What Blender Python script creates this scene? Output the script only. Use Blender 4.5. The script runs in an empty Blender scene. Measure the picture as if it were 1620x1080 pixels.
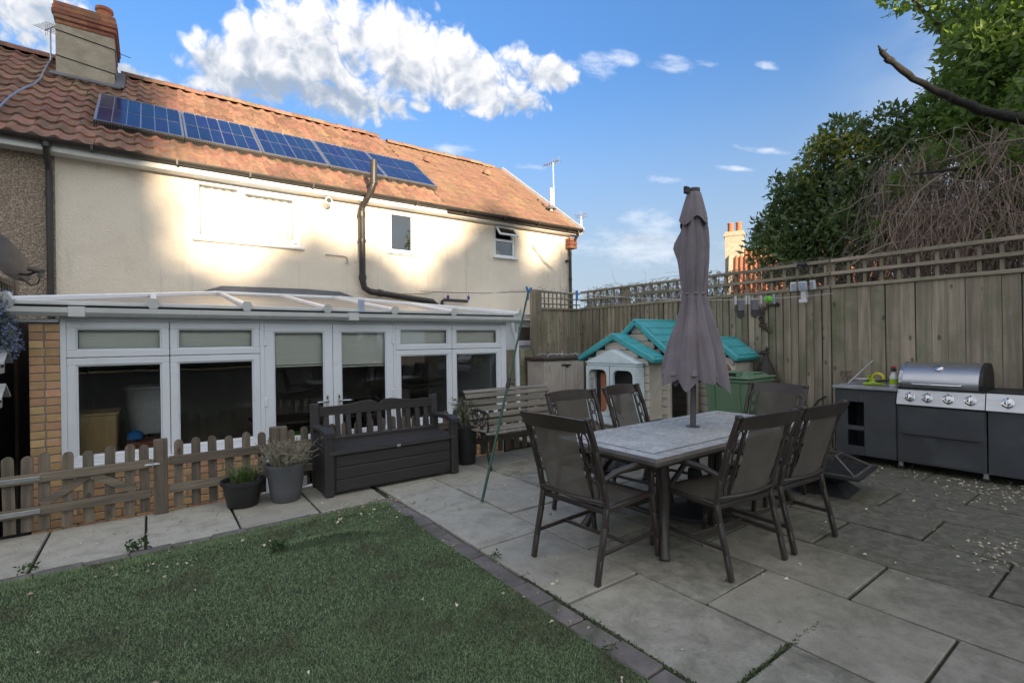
import bpy, bmesh, math, random
import numpy as np
from mathutils import Matrix, Vector
random.seed(7); rng = np.random.default_rng(7)
R = math.radians
scene = bpy.context.scene
col = scene.collection

# ------------------------------------------------------------------ camera
cam_d = bpy.data.cameras.new('camera'); cam = bpy.data.objects.new('camera', cam_d); col.objects.link(cam)
cam_d.sensor_width = 36.0; cam_d.lens = 17.275; cam_d.clip_start = 0.05; cam_d.clip_end = 2000
rt = Vector((0.8062, -0.5914, -0.0147)).normalized()
up = Vector((0.0118, -0.0087, 0.9999)); up = (up - rt * up.dot(rt)).normalized()
bk = rt.cross(up)
cam.matrix_world = Matrix(((rt.x, up.x, bk.x, 0), (rt.y, up.y, bk.y, 0), (rt.z, up.z, bk.z, 1.43), (0, 0, 0, 1)))
scene.camera = cam

# ------------------------------------------------------------------ light, sky, exposure
SUN_AZ, SUN_EL = 8.0, 6.0
Ldir = Vector((math.sin(R(SUN_AZ)) * math.cos(R(SUN_EL)), math.cos(R(SUN_AZ)) * math.cos(R(SUN_EL)), -math.sin(R(SUN_EL))))
sd = bpy.data.lights.new('sun', 'SUN'); sd.energy = 2.2; sd.angle = R(0.85); sd.color = (1.0, 0.80, 0.56)
so = bpy.data.objects.new('sun', sd); col.objects.link(so)
so.rotation_euler = Ldir.to_track_quat('-Z', 'Y').to_euler(); so.location = (-3, -20, 12)
scene.view_settings.view_transform = 'Standard'; scene.view_settings.look = 'None'
scene.view_settings.gamma = 1.0; scene.view_settings.use_curve_mapping = False
scene.view_settings.exposure = 2.5
SKY = 0.15

class NT:
    """tiny node-tree writer"""
    def __init__(s, tree): s.t = tree; s.n = tree.nodes; s.l = tree.links
    def node(s, typ, **kw):
        n = s.n.new(typ)
        for k, v in kw.items():
            if k.startswith('_'): n.inputs[k[1:].replace('_', ' ')].default_value = v
            else: setattr(n, k, v)
        return n
    def put(s, sock, v):
        if hasattr(v, 'is_output'): s.l.new(v, sock)
        else: sock.default_value = v
    def m(s, op, a, b=None, c=None, clamp=False):
        n = s.n.new('ShaderNodeMath'); n.operation = op; n.use_clamp = clamp
        s.put(n.inputs[0], a)
        if b is not None: s.put(n.inputs[1], b)
        if c is not None: s.put(n.inputs[2], c)
        return n.outputs[0]
    def v(s, op, a, b=None):
        n = s.n.new('ShaderNodeVectorMath'); n.operation = op
        s.put(n.inputs[0], a)
        if b is not None: s.put(n.inputs[1], b)
        return n.outputs['Value'] if op in ('DOT_PRODUCT', 'LENGTH') else n.outputs[0]
    def mix(s, f, a, b, mode='MIX'):
        n = s.n.new('ShaderNodeMix'); n.data_type = 'RGBA'; n.blend_type = mode
        s.put(n.inputs['Factor'], f); s.put(n.inputs['A'], a); s.put(n.inputs['B'], b)
        return n.outputs['Result']
    def noise(s, vec, scale, detail=4, rough=.55, dist=0.0, dims='3D'):
        n = s.n.new('ShaderNodeTexNoise'); n.noise_dimensions = dims
        s.put(n.inputs['Vector'], vec); n.inputs['Scale'].default_value = scale
        n.inputs['Detail'].default_value = detail; n.inputs['Roughness'].default_value = rough; n.inputs['Distortion'].default_value = dist
        return n.outputs['Fac']
    def node_noise_vec(s, vec, scale):
        n = s.n.new('ShaderNodeTexNoise'); s.put(n.inputs['Vector'], vec); n.inputs['Scale'].default_value = scale; n.inputs['Detail'].default_value = 5; return n.outputs['Color']
    def ramp(s, f, lo, hi, smooth=True):
        n = s.n.new('ShaderNodeMapRange'); n.interpolation_type = 'SMOOTHSTEP' if smooth else 'LINEAR'; n.clamp = True
        s.put(n.inputs['Value'], f); s.put(n.inputs['From Min'], lo); s.put(n.inputs['From Max'], hi)
        return n.outputs['Result']

world = bpy.data.worlds.new('World'); scene.world = world; world.use_nodes = True
world.cycles.sampling_method = 'MANUAL'; world.cycles.sample_map_resolution = 512
def build_world():
    w = NT(world.node_tree); w.n.clear()
    out = w.node('ShaderNodeOutputWorld'); bg = w.node('ShaderNodeBackground'); bg.inputs['Strength'].default_value = SKY
    w.l.new(bg.outputs[0], out.inputs['Surface'])
    sky = w.node('ShaderNodeTexSky'); sky.sky_type = 'NISHITA'; sky.sun_disc = False
    sky.sun_elevation = R(SUN_EL); sky.sun_rotation = math.atan2(-Ldir.x, -Ldir.y)
    sky.altitude = 30; sky.air_density = 1.0; sky.dust_density = 10.0; sky.ozone_density = 2.2
    D = w.node('ShaderNodeTexCoord').outputs['Generated']
    sep = w.node('ShaderNodeSeparateXYZ'); w.l.new(D, sep.inputs[0]); dz = sep.outputs['Z']
    # cumulus field: gnomonic chart round the direction of the large cloud
    c = Vector((0.30, 0.82, 0.485)).normalized(); r = c.cross(Vector((0, 0, 1))).normalized(); u = r.cross(c)
    dc = w.v('DOT_PRODUCT', D, tuple(c)); front = w.ramp(dc, 0.05, 0.2)
    dcs = w.m('MAXIMUM', dc, 0.05)
    px = w.m('DIVIDE', w.v('DOT_PRODUCT', D, tuple(r)), dcs); py = w.m('DIVIDE', w.v('DOT_PRODUCT', D, tuple(u)), dcs)
    cb = w.node('ShaderNodeCombineXYZ'); w.l.new(px, cb.inputs[0]); w.l.new(py, cb.inputs[1]); P = cb.outputs[0]
    def field(dx, dy, ells):
        best = None
        for (ex, ey, rx, ry) in ells:
            a = w.m('MULTIPLY', w.m('SUBTRACT', px, ex - dx), 1 / rx); b = w.m('MULTIPLY', w.m('SUBTRACT', py, ey - dy), 1 / ry)
            q = w.m('SUBTRACT', 1.0, w.m('ADD', w.m('MULTIPLY', a, a), w.m('MULTIPLY', b, b)))
            best = q if best is None else w.m('SMOOTH_MAX', best, q, 0.25)
        return w.m('MAXIMUM', best, -4.0)
    big = CLOUD_BIG; wisp = CLOUD_WISP
    def dens(off):
        Q = w.v('ADD', P, (off[0] + 1.7, off[1] + .4, 0)); n_a = w.noise(Q, 7.5, 8, .55, .15, '2D'); n_b = w.noise(Q, 17.0, 4, .5, .3, '2D')
        return w.m('ADD', w.m('MULTIPLY', n_a, .70), w.m('MULTIPLY', w.m('ABSOLUTE', w.m('SUBTRACT', n_b, .5)), 1.1))
    s0 = field(0, 0, big); n0 = dens((0, 0)); n1 = dens((-0.014, 0.030))
    d0 = w.m('ADD', s0, w.m('MULTIPLY', w.m('SUBTRACT', n0, 0.40), 4.4))
    mask = w.m('MULTIPLY', w.ramp(d0, -0.25, 0.75), front)
    thick = w.ramp(d0, 0.2, 1.9)
    lit = w.m('ADD', w.m('MULTIPLY', w.m('SUBTRACT', n0, n1), 2.6), 0.66)
    lit = w.m('ADD', lit, w.m('MULTIPLY', w.m('ADD', py, -0.015), 7.0))
    lit = w.m('SUBTRACT', lit, w.m('MULTIPLY', thick, 0.34))
    ccol = w.mix(w.ramp(lit, -.45, 1.05), CLOUD_DARK, CLOUD_LIGHT)
    base = w.mix(1.0, sky.outputs[0], SKY_TINT, 'MULTIPLY')
    c1 = w.mix(mask, base, ccol)
    # thin streaks
    s1 = field(0, 0, wisp)
    nw = w.noise(w.v('MULTIPLY', P, (8, 22, 1)), 1.8, 9, .62, .1)
    dw = w.m('ADD', s1, w.m('MULTIPLY', w.m('SUBTRACT', nw, 0.5), 5.2))
    mw = w.m('MULTIPLY', w.m('MULTIPLY', w.ramp(dw, -.3, 2.4), front), .75)
    c2 = w.mix(mw, c1, CLOUD_WCOL)
    # bright unseen cloud added over the rest of the dome as fill light
    zz = w.m('MAXIMUM', dz, 0.06); pl = w.node('ShaderNodeCombineXYZ')
    w.l.new(w.m('DIVIDE', sep.outputs['X'], zz), pl.inputs[0]); w.l.new(w.m('DIVIDE', sep.outputs['Y'], zz), pl.inputs[1])
    ng = w.noise(pl.outputs[0], 1.1, 7, .55, .2)
    mg = w.m('MULTIPLY', w.ramp(ng, 0.30, 0.52), w.ramp(dz, 0.04, 0.2))
    mg = w.m('MULTIPLY', mg, w.m('SUBTRACT', 1.0, w.ramp(dc, 0.35, 0.75)))
    c3 = w.mix(w.m('MULTIPLY', mg, .9), c2, CLOUD_LIGHT)
    hz = w.m('SUBTRACT', 1.0, w.ramp(dz, -.05, 0.52)); hz = w.m('MULTIPLY', hz, .85)      # pale haze low over the horizon, all the way round
    c4_ = w.mix(hz, c3, HAZE)
    w.l.new(c4_, bg.inputs['Color'])
# ellipses of the cumulus (chart units): centre x, centre y, radii
CLOUD_BIG = [(-.185, -.035, .10, .05), (-.08, -.005, .14, .068), (.06, .012, .16, .068), (.18, .0, .13, .055), (-.08, -.062, .18, .035), (.33, .012, .055, .03), (.27, -.035, .07, .03),
             (-.46, -.01, .07, .05), (-.36, -.075, .04, .02), (.62, -.31, .12, .035)]
CLOUD_WISP = [(.43, .045, .045, .022), (.475, .06, .035, .016), (.58, .064, .06, .014), (.66, .075, .03, .008), (.80, .09, .03, .008), (.87, -.07, .075, .008), (.80, -.115, .06, .006), (.16, -.13, .045, .014), (.64, -.15, .05, .010), (.32, -.15, .035, .007),
              (.62, -.25, .08, .035), (.64, -.31, .2, .05)]
CLOUD_LIGHT = (1.42, 1.39, 1.38, 1); CLOUD_DARK = (.47, .57, .73, 1); CLOUD_WCOL = (1.3, 1.32, 1.4, 1)
HAZE = (.80, .97, 1.17, 1)
SKY_TINT = (0.44, 0.62, 0.84, 1)
build_world()

# ------------------------------------------------------------------ materials
MATS = {}
def new_mat(name):
    m = bpy.data.materials.new(name); m.use_nodes = True; w = NT(m.node_tree); w.n.clear()
    out = w.node('ShaderNodeOutputMaterial'); b = w.node('ShaderNodeBsdfPrincipled'); w.l.new(b.outputs[0], out.inputs[0])
    MATS[name] = m
    return m, w, b, out
def c4(c): return (c[0], c[1], c[2], 1)
def mat(name, colr, col2=None, rough=.6, vs=5.0, stretch=(1, 1, 1), lo=.3, hi=.7, dirt=None, dirt_s=1.2, dirt_lo=.5, dirt_hi=.75, rnd=.0,
        bump=0.0, bs=60.0, bstretch=None, bdetail=4, metal=0.0, spec=.5, island=False, world=False, detail=5, trans=0, sheen=0, rvar=0.12):
    m, w, b, out = new_mat(name)
    tc = w.node('ShaderNodeTexCoord')
    if world: vec = w.node('ShaderNodeNewGeometry').outputs['Position']
    else: vec = tc.outputs['Object']
    oi = w.node('ShaderNodeObjectInfo').outputs['Random']
    rv = w.node('ShaderNodeNewGeometry').outputs['Random Per Island'] if island else oi
    if not world:
        off = w.node('ShaderNodeCombineXYZ')
        for i, k in enumerate((37.0, 91.0, 53.0)): w.l.new(w.m('MULTIPLY', oi, k), off.inputs[i])
        vec = w.v('ADD', vec, off.outputs[0])
    vs_ = w.v('MULTIPLY', vec, stretch)
    n = w.noise(vs_, vs, detail, .6, .2)
    if col2 is None: col2 = tuple(x * .72 for x in colr)
    c = w.mix(w.ramp(n, lo, hi), c4(col2), c4(colr))
    if dirt is not None:
        nd = w.noise(vec, dirt_s, 6, .65, .4)
        c = w.mix(w.ramp(nd, dirt_lo, dirt_hi), c, c4(dirt))
    if rnd:
        hsv = w.node('ShaderNodeHueSaturation'); w.l.new(c, hsv.inputs['Color'])
        w.l.new(w.m('ADD', w.m('MULTIPLY', rv, 2 * rnd), 1 - rnd), hsv.inputs['Value'])
        w.l.new(w.m('ADD', w.m('MULTIPLY', w.m('FRACT', w.m('MULTIPLY', rv, 7.3)), .03), .485), hsv.inputs['Hue'])
        c = hsv.outputs[0]
    w.l.new(c, b.inputs['Base Color'])
    nr = w.noise(vec, vs * 2.3, 3)
    w.l.new(w.m('ADD', w.m('MULTIPLY', w.m('SUBTRACT', nr, .5), rvar * 2), rough, clamp=True), b.inputs['Roughness'])
    b.inputs['Metallic'].default_value = metal; b.inputs['Specular IOR Level'].default_value = spec
    if sheen: b.inputs['Sheen Weight'].default_value = sheen
    if bump:
        nb = w.noise(w.v('MULTIPLY', vec, bstretch or stretch), bs, bdetail, .6)
        bn = w.node('ShaderNodeBump'); bn.inputs['Strength'].default_value = min(1, bump); bn.inputs['Distance'].default_value = .01 * max(1, bump)
        w.l.new(nb, bn.inputs['Height']); w.l.new(bn.outputs[0], b.inputs['Normal'])
    return m
def leaf_mat(name, a, bcol, rough=.45, trans=.35):
    m, w, b, out = new_mat(name)
    rv = w.node('ShaderNodeNewGeometry').outputs['Random Per Island']
    pos = w.node('ShaderNodeNewGeometry').outputs['Position']
    n = w.noise(pos, 1.3, 3)
    f = w.m('ADD', w.m('MULTIPLY', rv, .7), w.m('MULTIPLY', w.ramp(n, .35, .65), .3))
    c = w.mix(f, c4(a), c4(bcol))
    w.l.new(c, b.inputs['Base Color']); b.inputs['Roughness'].default_value = rough; b.inputs['Specular IOR Level'].default_value = .4
    t = w.node('ShaderNodeBsdfTranslucent'); w.l.new(w.mix(1.0, c, (1.3, 1.35, .8, 1), 'MULTIPLY'), t.inputs['Color'])
    mx = w.node('ShaderNodeMixShader'); mx.inputs[0].default_value = trans
    w.l.new(b.outputs[0], mx.inputs[1]); w.l.new(t.outputs[0], mx.inputs[2]); w.l.new(mx.outputs[0], out.inputs[0])
    return m

def slab_mat():
    m, w, b, out = new_mat('slab')
    g = w.node('ShaderNodeNewGeometry').outputs['Position']; oi = w.node('ShaderNodeObjectInfo').outputs['Random']
    n = w.noise(g, 2.4, 7, .62, .3); fine = w.noise(g, 60, 4, .6); mid = w.noise(w.v('ADD', g, (7, 3, 1)), 7, 6, .65, .4)
    c = w.mix(oi, (.32, .30, .245, 1), (.47, .45, .385, 1))
    c = w.mix(w.m('MULTIPLY', w.ramp(mid, .4, .7), .55), c, (.24, .225, .18, 1))
    c = w.mix(w.m('MULTIPLY', w.ramp(fine, .45, .7), .25), c, (.14, .135, .12, 1))
    sx = w.node('ShaderNodeSeparateXYZ'); w.l.new(g, sx.inputs[0])
    lean = w.m('ADD', w.m('MULTIPLY', sx.outputs[0], .135), w.m('MULTIPLY', sx.outputs[1], -.075))   # algae and damp with painted tree shade, deepening towards fence and tree
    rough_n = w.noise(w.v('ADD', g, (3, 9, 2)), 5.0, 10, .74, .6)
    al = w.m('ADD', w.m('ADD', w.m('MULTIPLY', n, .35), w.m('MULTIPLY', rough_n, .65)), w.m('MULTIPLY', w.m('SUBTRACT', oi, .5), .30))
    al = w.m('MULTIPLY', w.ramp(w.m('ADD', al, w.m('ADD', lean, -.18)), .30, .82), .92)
    spots = w.noise(w.v('ADD', g, (1, 5, 2)), 26.0, 3, .6)
    c = w.mix(w.m('MULTIPLY', w.ramp(spots, .66, .74), .5), c, (.11, .10, .08, 1))
    fine2 = w.noise(w.v('ADD', g, (4, 4, 4)), 14.0, 8, .7, .5)
    algae_shade = w.mix(w.ramp(fine2, .36, .66), (.058, .056, .040, 1), (.145, .135, .098, 1)); algae_shade = w.mix(w.m('MULTIPLY', w.ramp(rough_n, .52, .68), .5), algae_shade, (.085, .095, .055, 1))
    c = w.mix(al, c, algae_shade)
    w.l.new(c, b.inputs['Base Color']); w.l.new(w.m('SUBTRACT', .80, w.m('MULTIPLY', mid, .25)), b.inputs['Roughness'])
    bn = w.node('ShaderNodeBump'); bn.inputs['Strength'].default_value = .6; bn.inputs['Distance'].default_value = .008
    w.l.new(w.m('ADD', w.m('MULTIPLY', fine, .35), mid), bn.inputs['Height']); w.l.new(bn.outputs[0], b.inputs['Normal'])
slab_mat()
mat('joint', (.030, .032, .022), (.018, .02, .014), rough=.95, vs=9, dirt=(.035, .055, .018), dirt_s=3, bump=.5, bs=80)
mat('kerb', (.19, .17, .16), (.12, .11, .103), rough=.85, vs=7, dirt=(.075, .08, .055), dirt_s=2.5, rnd=.14, bump=.4, bs=70)
mat('concrete', (.21, .20, .18), (.13, .125, .11), rough=.9, vs=4, dirt=(.06, .065, .045), bump=.5, bs=40)
mat('earth', (.07, .06, .045), (.04, .036, .028), rough=1, vs=3, bump=1, bs=30)
mat('turf_base', (.055, .08, .036), (.035, .055, .025), rough=.95, vs=18, bump=1, bs=120)
def turf_mat():
    m, w, b, out = new_mat('turf')
    g = w.node('ShaderNodeNewGeometry'); pos = g.outputs['Position']; rv = g.outputs['Random Per Island']
    n = w.noise(pos, 2.2, 5, .6); n2 = w.noise(pos, 9.0, 3)
    c = w.mix(rv, (.115, .172, .083, 1), (.24, .325, .165, 1))
    c = w.mix(w.m('MULTIPLY', w.ramp(n2, .45, .75), .5), c, (.20, .205, .11, 1))
    c = w.mix(w.m('MULTIPLY', w.ramp(n, .48, .66), .7), c, (.115, .11, .065, 1))
    w.l.new(c, b.inputs['Base Color']); b.inputs['Roughness'].default_value = .55; b.inputs['Specular IOR Level'].default_value = .25
turf_mat()
# timber: weathered, grain along one axis
for nm, st in (('timber_x', (.6, 9, 9)), ('timber_y', (9, .6, 9)), ('timber_z', (9, 9, .6))):
    mat(nm, (.215, .172, .128), (.10, .082, .064), rough=.85, vs=2.4, stretch=st, dirt=(.085, .095, .055), dirt_s=1.4, dirt_lo=.5, dirt_hi=.82, rnd=.20, bump=.6, bs=7, detail=7)
for nm, st in (('fence_x', (.6, 9, 9)), ('fence_y', (9, .6, 9)), ('fence_z', (9, 9, .5))):
    mat(nm, (.37, .315, .235), (.195, .168, .125), rough=.88, vs=1.9, stretch=st, dirt=(.155, .16, .095), dirt_s=1.1, dirt_lo=.42, dirt_hi=.72, rnd=.17, bump=.6, bs=7, detail=7)
for nm in ('fence_z', 'timber_z'):
    w = NT(MATS[nm].node_tree); b = [n for n in w.n if n.type == 'BSDF_PRINCIPLED'][0]; src = b.inputs['Base Color'].links[0].from_socket
    v = w.node('ShaderNodeTexCoord').outputs['Object']; oi = w.node('ShaderNodeObjectInfo').outputs['Random']; off = w.node('ShaderNodeCombineXYZ'); w.l.new(w.m('MULTIPLY', oi, 61.0), off.inputs[2]); w.l.new(w.m('MULTIPLY', oi, 17.0), off.inputs[1])
    vo = w.node('ShaderNodeTexVoronoi'); vo.inputs['Scale'].default_value = 1.0; w.l.new(w.v('MULTIPLY', w.v('ADD', v, off.outputs[0]), (7, 7, 3.6)), vo.inputs['Vector'])
    k = w.m('SUBTRACT', 1.0, w.ramp(vo.outputs['Distance'], .07, .16)); w.l.new(w.mix(w.m('MULTIPLY', k, .72), src, (.055, .042, .03, 1)), b.inputs['Base Color'])
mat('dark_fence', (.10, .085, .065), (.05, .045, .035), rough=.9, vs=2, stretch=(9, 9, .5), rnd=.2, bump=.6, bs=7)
mat('upvc', (.82, .845, .885), (.77, .79, .83), rough=.32, vs=2, rvar=.05, dirt=(.62, .62, .58), dirt_s=2.3, dirt_lo=.55, dirt_hi=.9)
mat('upvc_old', (.68, .69, .68), (.58, .59, .57), rough=.4, vs=5, dirt=(.33, .35, .28), dirt_s=5, dirt_lo=.58, dirt_hi=.85)
mat('bronze_sheet', (.36, .30, .25), (.29, .25, .22), rough=.35, vs=1.5, dirt=(.2, .2, .16), dirt_s=2.5)
mat('lead', (.17, .175, .19), (.12, .125, .135), rough=.6, vs=6, bump=.3, bs=20)
mat('brick_buff', (.66, .42, .23), (.56, .33, .17), rough=.85, vs=8, rnd=.22, dirt=(.42, .22, .12), dirt_s=7, dirt_lo=.6, dirt_hi=.85, bump=.5, bs=90)
mat('brick_red', (.40, .16, .085), (.28, .11, .07), rough=.85, vs=8, rnd=.22, dirt=(.15, .13, .09), dirt_s=5, bump=.5, bs=70)
mat('mortar', (.34, .32, .29), (.25, .235, .21), rough=.95, vs=12, bump=.6, bs=90)
mat('render_cream', (.87, .78, .655), (.80, .71, .59), rough=.93, vs=1.3, dirt=(.68, .60, .50), dirt_s=1.7, dirt_lo=.54, dirt_hi=.85, bump=1.6, bs=30, bstretch=(1, 1, 1.9), bdetail=3)
w = NT(MATS['render_cream'].node_tree); b = [n for n in w.n if n.type == 'BSDF_PRINCIPLED'][0]; src = b.inputs['Base Color'].links[0].from_socket
g_ = w.node('ShaderNodeNewGeometry').outputs['Position']; st_ = w.noise(w.v('MULTIPLY', g_, (7, 7, .55)), 1.0, 6, .65, .1); sp_ = w.noise(g_, 16, 4, .7)
c_ = w.mix(w.m('MULTIPLY', w.ramp(st_, .54, .74), .38), src, (.50, .44, .36, 1)); c_ = w.mix(w.m('MULTIPLY', w.ramp(sp_, .62, .72), .30), c_, (.52, .46, .38, 1)); w.l.new(c_, b.inputs['Base Color'])
def pebble_mat():
    m, w, b, out = new_mat('pebbledash')
    v = w.node('ShaderNodeTexCoord').outputs['Object']
    vo = w.node('ShaderNodeTexVoronoi'); vo.inputs['Scale'].default_value = 52; w.l.new(v, vo.inputs['Vector'])
    sp = w.node('ShaderNodeSeparateColor'); w.l.new(vo.outputs['Color'], sp.inputs[0])
    c = w.mix(sp.outputs[0], (.33, .24, .165, 1), (.66, .56, .45, 1)); c = w.mix(w.ramp(vo.outputs['Distance'], .2, .75), c, (.27, .21, .16, 1))
    w.l.new(c, b.inputs['Base Color']); b.inputs['Roughness'].default_value = .85
    bn = w.node('ShaderNodeBump'); bn.invert = True; bn.inputs['Strength'].default_value = 1; bn.inputs['Distance'].default_value = .02
    w.l.new(vo.outputs['Distance'], bn.inputs['Height']); w.l.new(bn.outputs[0], b.inputs['Normal'])
pebble_mat()
mat('tile_clay', (.33, .165, .108), (.22, .108, .076), rough=.88, vs=11, rnd=.30, dirt=(.135, .115, .078), dirt_s=9, dirt_lo=.44, dirt_hi=.66, bump=.5, bs=40)
mat('tile_brown', (.27, .155, .10), (.20, .112, .076), rough=.88, vs=7, rnd=.13, dirt=(.22, .15, .10), dirt_s=4, bump=.4, bs=50)
mat('roof_under', (.06, .04, .03), rough=1, vs=4)
mat('chimney_render', (.48, .42, .325), (.36, .31, .235), rough=.95, vs=5, dirt=(.29, .26, .20), dirt_s=3, bump=1.2, bs=40)
mat('pot_clay', (.46, .17, .08), (.36, .12, .06), rough=.8, vs=8)
mat('black_pipe', (.040, .036, .033), (.028, .026, .024), rough=.42, vs=4, dirt=(.09, .08, .07), dirt_s=6, dirt_lo=.6, dirt_hi=.9)
mat('panel_cell', (.012, .022, .085), (.008, .015, .06), rough=.13, vs=3, spec=.6, rvar=.04, rnd=.2)
mat('alu', (.55, .56, .58), (.48, .49, .5), rough=.38, vs=5, metal=.85)
mat('mesh_skirt', (.06, .06, .058), rough=.6, vs=8)
mat('steel', (.50, .51, .53), (.44, .45, .47), rough=.34, vs=2, stretch=(1, 1, 14), metal=.9, bump=.06, bs=60, dirt=(.30, .27, .23), dirt_s=2.4, dirt_lo=.58, dirt_hi=.9)
mat('chrome', (.72, .72, .74), rough=.14, vs=3, metal=1.0, rvar=.04)
mat('bbq_dark', (.062, .066, .072), (.042, .045, .05), rough=.5, vs=2.2, dirt=(.10, .105, .10), dirt_s=2.1, dirt_lo=.52, dirt_hi=.85, bump=.15, bs=30)
mat('bbq_black', (.022, .022, .023), rough=.5, vs=5)
mat('worktop', (.34, .35, .37), (.25, .26, .28), rough=.4, vs=4, dirt=(.16, .16, .15), dirt_s=3)
mat('resin_dark', (.040, .036, .036), (.030, .027, .027), rough=.52, vs=3, stretch=(.6, 9, 9), bump=.35, bs=6, dirt=(.075, .07, .066), dirt_s=2, dirt_lo=.55, dirt_hi=.9)
mat('resin_dark_z', (.040, .036, .036), (.030, .027, .027), rough=.52, vs=3, stretch=(9, 9, .6), bump=.35, bs=6, dirt=(.070, .066, .062), dirt_s=2, dirt_lo=.55, dirt_hi=.9)
mat('iron', (.018, .018, .018), rough=.5, vs=6, bump=.3, bs=60)
mat('bench_slat', (.25, .225, .185), (.15, .135, .11), rough=.8, vs=2.4, stretch=(.6, 9, 9), rnd=.14, bump=.5, bs=7)
mat('chair_frame', (.048, .037, .031), (.034, .027, .023), rough=.36, vs=6, rvar=.1, dirt=(.10, .09, .08), dirt_s=5, dirt_lo=.6, dirt_hi=.9)
def sling_mat():
    m, w, b, out = new_mat('sling')
    v = w.node('ShaderNodeTexCoord').outputs['Object']
    n = w.noise(v, 3, 4); fine = w.noise(w.v('MULTIPLY', v, (1, 1, 3)), 260, 2)
    c = w.mix(w.ramp(n, .35, .7), (.125, .108, .085, 1), (.185, .165, .135, 1)); c = w.mix(w.m('MULTIPLY', w.ramp(fine, .4, .6), .5), c, (.09, .078, .06, 1))
    w.l.new(c, b.inputs['Base Color']); b.inputs['Roughness'].default_value = .7
    t = w.node('ShaderNodeBsdfTranslucent'); w.l.new(c, t.inputs[0]); tr = w.node('ShaderNodeBsdfTransparent')
    m1 = w.node('ShaderNodeMixShader'); m1.inputs[0].default_value = .3; w.l.new(b.outputs[0], m1.inputs[1]); w.l.new(t.outputs[0], m1.inputs[2])
    m2 = w.node('ShaderNodeMixShader'); m2.inputs[0].default_value = .10; w.l.new(m1.outputs[0], m2.inputs[1]); w.l.new(tr.outputs[0], m2.inputs[2]); w.l.new(m2.outputs[0], out.inputs[0])
sling_mat()
mat('stone_tile', (.50, .495, .50), (.43, .425, .43), rough=.26, vs=9, rnd=.09, dirt=(.32, .31, .30), dirt_s=6, bump=.1, bs=60)
mat('table_edge', (.115, .10, .088), (.075, .066, .058), rough=.5, vs=7, bump=.3, bs=40)
mat('parasol_cloth', (.200, .170, .188), (.160, .135, .150), rough=.85, vs=4, dirt=(.15, .115, .13), dirt_s=3, dirt_lo=.55, dirt_hi=.85, bump=.12, bs=240, sheen=.2)
mat('parasol_pole', (.085, .080, .080), (.07, .065, .065), rough=.45, vs=5)
mat('toy_teal', (.06, .40, .43), (.05, .33, .365), rough=.42, vs=4, dirt=(.07, .28, .29), dirt_s=4)
mat('toy_beige', (.55, .50, .43), (.47, .425, .36), rough=.5, vs=4, dirt=(.33, .30, .25), dirt_s=2.5, bump=.1, bs=30)
mat('toy_pale', (.66, .76, .79), (.60, .70, .73), rough=.42, vs=3, dirt=(.42, .48, .48), dirt_s=3)
mat('toy_dark', (.03, .028, .027), rough=.8, vs=4)
mat('red_plastic', (.42, .03, .025), rough=.4, vs=4)
mat('cupboard_beige', (.60, .54, .48), (.52, .465, .41), rough=.55, vs=3, stretch=(4, 4, .6), dirt=(.38, .34, .29), dirt_s=2)
mat('cupboard_brown', (.10, .075, .06), (.07, .055, .045), rough=.55, vs=4)
mat('bin_green', (.135, .225, .135), (.11, .19, .112), rough=.48, vs=3, dirt=(.13, .17, .12), dirt_s=3, dirt_lo=.55, dirt_hi=.9)
mat('pot_black', (.022, .022, .023), (.016, .016, .017), rough=.5, vs=4, dirt=(.06, .06, .055), dirt_s=4, dirt_lo=.6, dirt_hi=.9)
mat('pot_grey', (.105, .108, .115), (.085, .087, .093), rough=.6, vs=4, dirt=(.13, .13, .125), dirt_s=3, bump=.2, bs=50)
mat('prop_green', (.018, .085, .058), (.012, .06, .04), rough=.45, vs=7)
mat('line_white', (.62, .64, .64), rough=.6, vs=6)
mat('wire_dark', (.03, .03, .03), rough=.6, vs=6)
mat('peg_purple', (.16, .06, .40), rough=.4, vs=6); mat('peg_blue', (.03, .22, .60), rough=.4, vs=6); mat('peg_green', (.18, .62, .06), rough=.45, vs=9)
mat('glove_grey', (.20, .195, .215), (.13, .125, .14), rough=.9, vs=14, bump=.4, bs=120)
mat('glove_dark', (.075, .068, .08), (.05, .045, .055), rough=.8, vs=14)
mat('driftwood', (.10, .07, .055), (.05, .038, .03), rough=.95, vs=9, bump=1, bs=30)
mat('lamp_white', (.70, .71, .72), rough=.4, vs=4); mat('lamp_glass', (.42, .50, .62), rough=.12, vs=8)
mat('lime', (.36, .52, .03), rough=.4, vs=6); mat('yellow', (.62, .56, .04), rough=.4, vs=6)
mat('white_plastic', (.66, .67, .68), rough=.4, vs=5)
mat('blind', (.88, .89, .82), (.83, .845, .775), rough=.5, vs=3, stretch=(.5, .5, 6))
mat('pine', (.50, .34, .15), (.40, .26, .11), rough=.5, vs=2, stretch=(8, 8, .6))
mat('inner_wall', (.30, .27, .24), rough=.9, vs=2); mat('inner_floor', (.16, .11, .07), rough=.5, vs=3)
mat('curtain', (.74, .73, .70), rough=.9, vs=3, stretch=(9, 1, .2))
mat('bark', (.10, .085, .065), (.055, .047, .038), rough=.95, vs=6, stretch=(3, 3, .7), bump=1.2, bs=18)
mat('bark_dark', (.030, .029, .025), (.018, .018, .016), rough=.9, vs=9, bump=1.2, bs=26)  # dark bark, taken darker still in place of shade on the limb
mat('vine', (.33, .245, .195), (.20, .15, .115), rough=.95, vs=5, island=True, rnd=.35)
mat('vine_grey', (.26, .22, .185), (.15, .125, .10), rough=.95, vs=5, island=True, rnd=.35)
mat('dish_grey', (.085, .075, .065), (.06, .052, .045), rough=.6, vs=5)
mat('ornament', (.045, .035, .03), (.03, .024, .02), rough=.7, vs=9, bump=.6, bs=40)
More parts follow.
